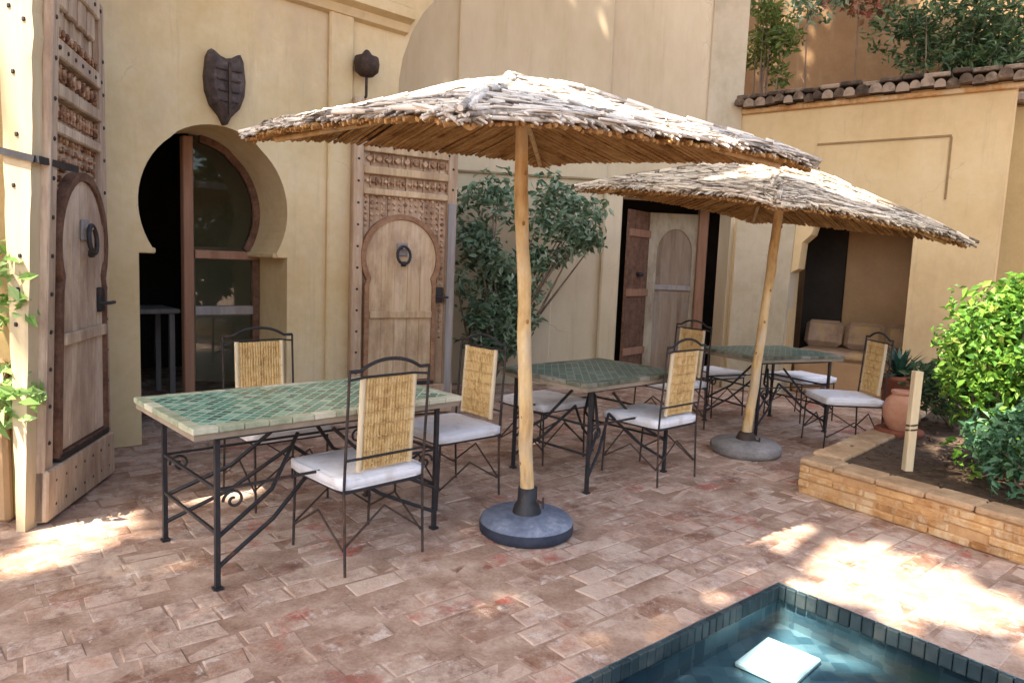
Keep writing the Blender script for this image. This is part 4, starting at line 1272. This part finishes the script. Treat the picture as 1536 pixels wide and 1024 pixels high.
# sprigs at the left edge
sg = empty('leafy_sprig', Vector((-2.62, 3.60, 0)))
tag(sg, 'pale sunlit leafy sprigs on a thin stem at the far left edge', 'plant')
rnd = random.Random(51); m = MB()
bl = [(x, y, z - .13, a_, b_, c_, n) for x, y, z, a_, b_, c_, n in [(-.05, 0, 1.58, .14, .1, .10, 40), (.03, -.02, 1.46, .12, .1, .11, 45), (.05, 0, 1.32, .10, .08, .08, 30), (-.08, 0, 1.22, .1, .1, .05, 20),
      (.02, -.03, .92, .14, .1, .10, 50), (.08, -.02, .84, .12, .1, .08, 40), (-.02, 0, .74, .13, .1, .07, 40), (-.12, 0, .83, .1, .1, .12, 30)]]
leaves(m, rnd, bl, .085, .4, .5); m.build('foliage', M['leaf_pale'], sg)
m = MB(); m.tube([(-.12, 0, 0), (-.09, 0, .6), (-.05, 0, 1.1), (-.03, 0, 1.6)], [.012, .01, .008, .004], 6)
m.tube([(-.09, 0, .6), (.02, -.02, .85)], [.008, .004], 6); m.build('stem', M['bark'], sg)

# planting beyond the tiled coping
def hanging(name, loc, label, blobs, size, mat, seed, asp=.45, drop=-4.4):
    o = empty(name, loc); tag(o, label, 'plant')
    rnd = random.Random(seed); m = MB()
    leaves(m, rnd, blobs(rnd), size, .25, asp); m.build('foliage', M[mat], o)
    bb = blobs(random.Random(seed))
    stems(o, (0, 0, drop), [(b[0], b[1], b[2]) for b in (bb[::3] if len(bb) > 10 else bb[:1])], .03, M['bark'])
    return o
hanging('terrace_creeper', Vector((5.9, 9.75, 4.5)), 'dark creeper hanging over the coping at the top right', lambda r: clumps(r, (0, 0, .28), (1.25, .4, .38), 34, .3, 75) + clumps(r, (.2, -.15, -.15), (1.15, .3, .22), 24, .22, 60) + clumps(r, (.4, -.3, -.5), (.9, .2, .25), 12, .18, 50), .13, 'leaf_dark', 61, .35)
hanging('terrace_shrub', Vector((3.42, 9.9, 4.55)), 'olive green shrub above the left end of the tiled coping', lambda r: clumps(r, (-.12, 0, .1), (.34, .3, .7), 22, .2, 50), .11, 'leaf_mid', 62, .4)
hanging('flowering_climber', Vector((4.6, 10.2, 5.35)), 'climber with reddish flowers at the top edge of the terracotta wall', lambda r: clumps(r, (0, 0, 0), (.5, .3, .16), 9, .2, 40), .10, 'petal', 63, .7)
hanging('green_climber', Vector((3.95, 10.2, 5.35)), 'green climber at the top edge of the terracotta wall left of the flowers', lambda r: clumps(r, (0, 0, 0), (.4, .3, .2), 9, .2, 40), .10, 'leaf_climber', 64, .5)

# ------------------------------------------------------------------ light
SUN_EL, SUN_AZ = R(60), R(222)         # azimuth clockwise from +Y: behind the camera, to its left
S = Vector((math.sin(SUN_AZ) * math.cos(SUN_EL), math.cos(SUN_AZ) * math.cos(SUN_EL), math.sin(SUN_EL)))
# unseen tree added to shade the patio, crown cut open over sun patches
def gproj(p): return (p.x - S.x / S.z * p.z, p.y - S.y / S.z * p.z)
# places the sun comes through, as centres (x, y, z) and radii across the beam
LIT = [((-.2, 3.85, 2.25), .8), ((-.85, 3.75, 2.2), .4), ((.4, 3.5, 2.25), .5),
       ((2.45, 5.9, 2.1), .62), ((1.85, 5.5, 2.15), .35),
       ((1.70, 3.48, 0), .33), ((1.98, 3.62, 0), .36), ((2.2, 3.44, 0), .34), ((2.45, 3.25, 0), .24), ((1.75, 3.15, 0), .13), ((2.05, 3.12, 0), .1), ((2.36, 2.98, 0), .16), ((2.1, 2.85, 0), .1), ((2.6, 3.4, 0), .1),
       ((-2.46, 3.28, 0), .17), ((-2.22, 3.48, 0), .16), ((-1.97, 3.65, 0), .11), ((-2.3, 3.0, 0), .10),
       ((-2.52, 3.6, .5), .15), ((-2.5, 3.6, 1.0), .18), ((-2.47, 3.6, 1.5), .2), ((-2.45, 3.6, 2.0), .22), ((-2.43, 3.6, 2.5), .24), ((-2.4, 3.6, 3.0), .25),
       ((3.3, 4.6, 1.3), .65), ((3.0, 4.3, .9), .35), ((-2.65, 3.55, 1.3), .25), ((-2.65, 3.55, .7), .22),
       ((1.225, 2.93, -.18), .34)]
LITG = []
for c, r_ in LIT:
    g2 = gproj(Vector(c)); LITG.append((g2[0], g2[1], r_ + .14))
def shade_reject(q):
    x, y = gproj(q)
    for gx, gy, r_ in LITG:
        dx, dy = x - gx, y - gy
        if dx * dx + dy * dy < r_ * r_: return True
    return False
tr = empty('added_shade_tree', Vector((-4.2, -3.0, 0)))
tag(tr, 'unseen leafy tree added outside the view, its crown shaped to shade the patio', 'tree')
rnd = random.Random(77); m = MB()
bl = []
x = -11.2
while x < 3.6:
    y = -7.4
    while y < 7.4:
        s = rnd.uniform(.55, .9)
        bl.append((x + rnd.uniform(-.2, .2), y + rnd.uniform(-.2, .2), rnd.uniform(11.6, 13.4), s, s, s * .5, 70))
        y += .60
    x += .60
leaves(m, rnd, bl, .44, .5, .62, shade_reject)
m.xf(lambda v: v - tr.location); m.build('crown', M['leaf_crown'], tr)
m = MB()
m.tube([(0, 0, 0), (.1, .05, 3.5), (.05, .1, 7.2), (.2, .2, 11.2)], [.38, .30, .26, .18], 12)
for a_ in range(7):
    w_ = a_ * .9; m.tube([(.1, .1, 8.0), (1.6 * math.cos(w_), 1.6 * math.sin(w_), 10.2), (4.6 * math.cos(w_), 4.6 * math.sin(w_), 12.2)], [.16, .10, .04], 8)
m.build('trunk', M['bark'], tr)

hd = empty('reflection_hedge', Vector((7.6, .6, 0)))
tag(hd, 'tall dark hedge added outside the view to darken the door glass reflection', 'hedge')
rnd = random.Random(78); m = MB(); bl = []  # added unseen hedge, there to darken what the door glass reflects
for k in range(90):
    t = rnd.uniform(-1, 1); bl.append((.9 * t * .4 + rnd.uniform(-.3, .3), 3.0 * t - .6, rnd.uniform(.4, 3.6), .6, .6, .5, 55))
leaves(m, rnd, bl, .28, .4, .6); m.build('foliage', M['leaf_crown'], hd)
stems(hd, (0, 0, 0), [(b[0], b[1], b[2]) for b in bl[::6]], .06, M['bark'])

world = bpy.data.worlds.new('World'); sc.world = world; world.use_nodes = True
wn = world.node_tree.nodes; wlk = world.node_tree.links
sky = wn.new('ShaderNodeTexSky'); sky.sky_type = 'NISHITA'; sky.sun_disc = False
sky.sun_elevation = SUN_EL; sky.sun_rotation = SUN_AZ; sky.dust_density = 5.0; sky.ozone_density = .6
bg = wn['Background']; bg.inputs['Strength'].default_value = .15
wlk.new(sky.outputs['Color'], bg.inputs['Color'])
sun = bpy.data.lights.new('sun', 'SUN'); sun.energy = 5.0; sun.angle = R(.5); sun.color = (1, .91, .79)
so = bpy.data.objects.new('sun', sun); COL.objects.link(so)
so.rotation_euler = S.to_track_quat('Z', 'Y').to_euler()

# ------------------------------------------------------------------ camera
cam = bpy.data.cameras.new('camera'); co = bpy.data.objects.new('camera', cam); COL.objects.link(co)
co.matrix_world = Matrix.Translation((0, 0, 1.5)) @ Matrix.Rotation(R(90 - 6.15), 4, 'X') @ Matrix.Rotation(R(2.3), 4, 'Z')
cam.sensor_width = 36; cam.lens = 36 * 1056 / 1536; cam.clip_start = .05; cam.clip_end = 400
sc.camera = co
sc.view_settings.view_transform = 'Standard'; sc.view_settings.look = 'None'
sc.view_settings.gamma = 1; sc.view_settings.exposure = 2.15
sc.cycles.max_bounces = 8; sc.cycles.diffuse_bounces = 5; sc.cycles.transparent_max_bounces = 16
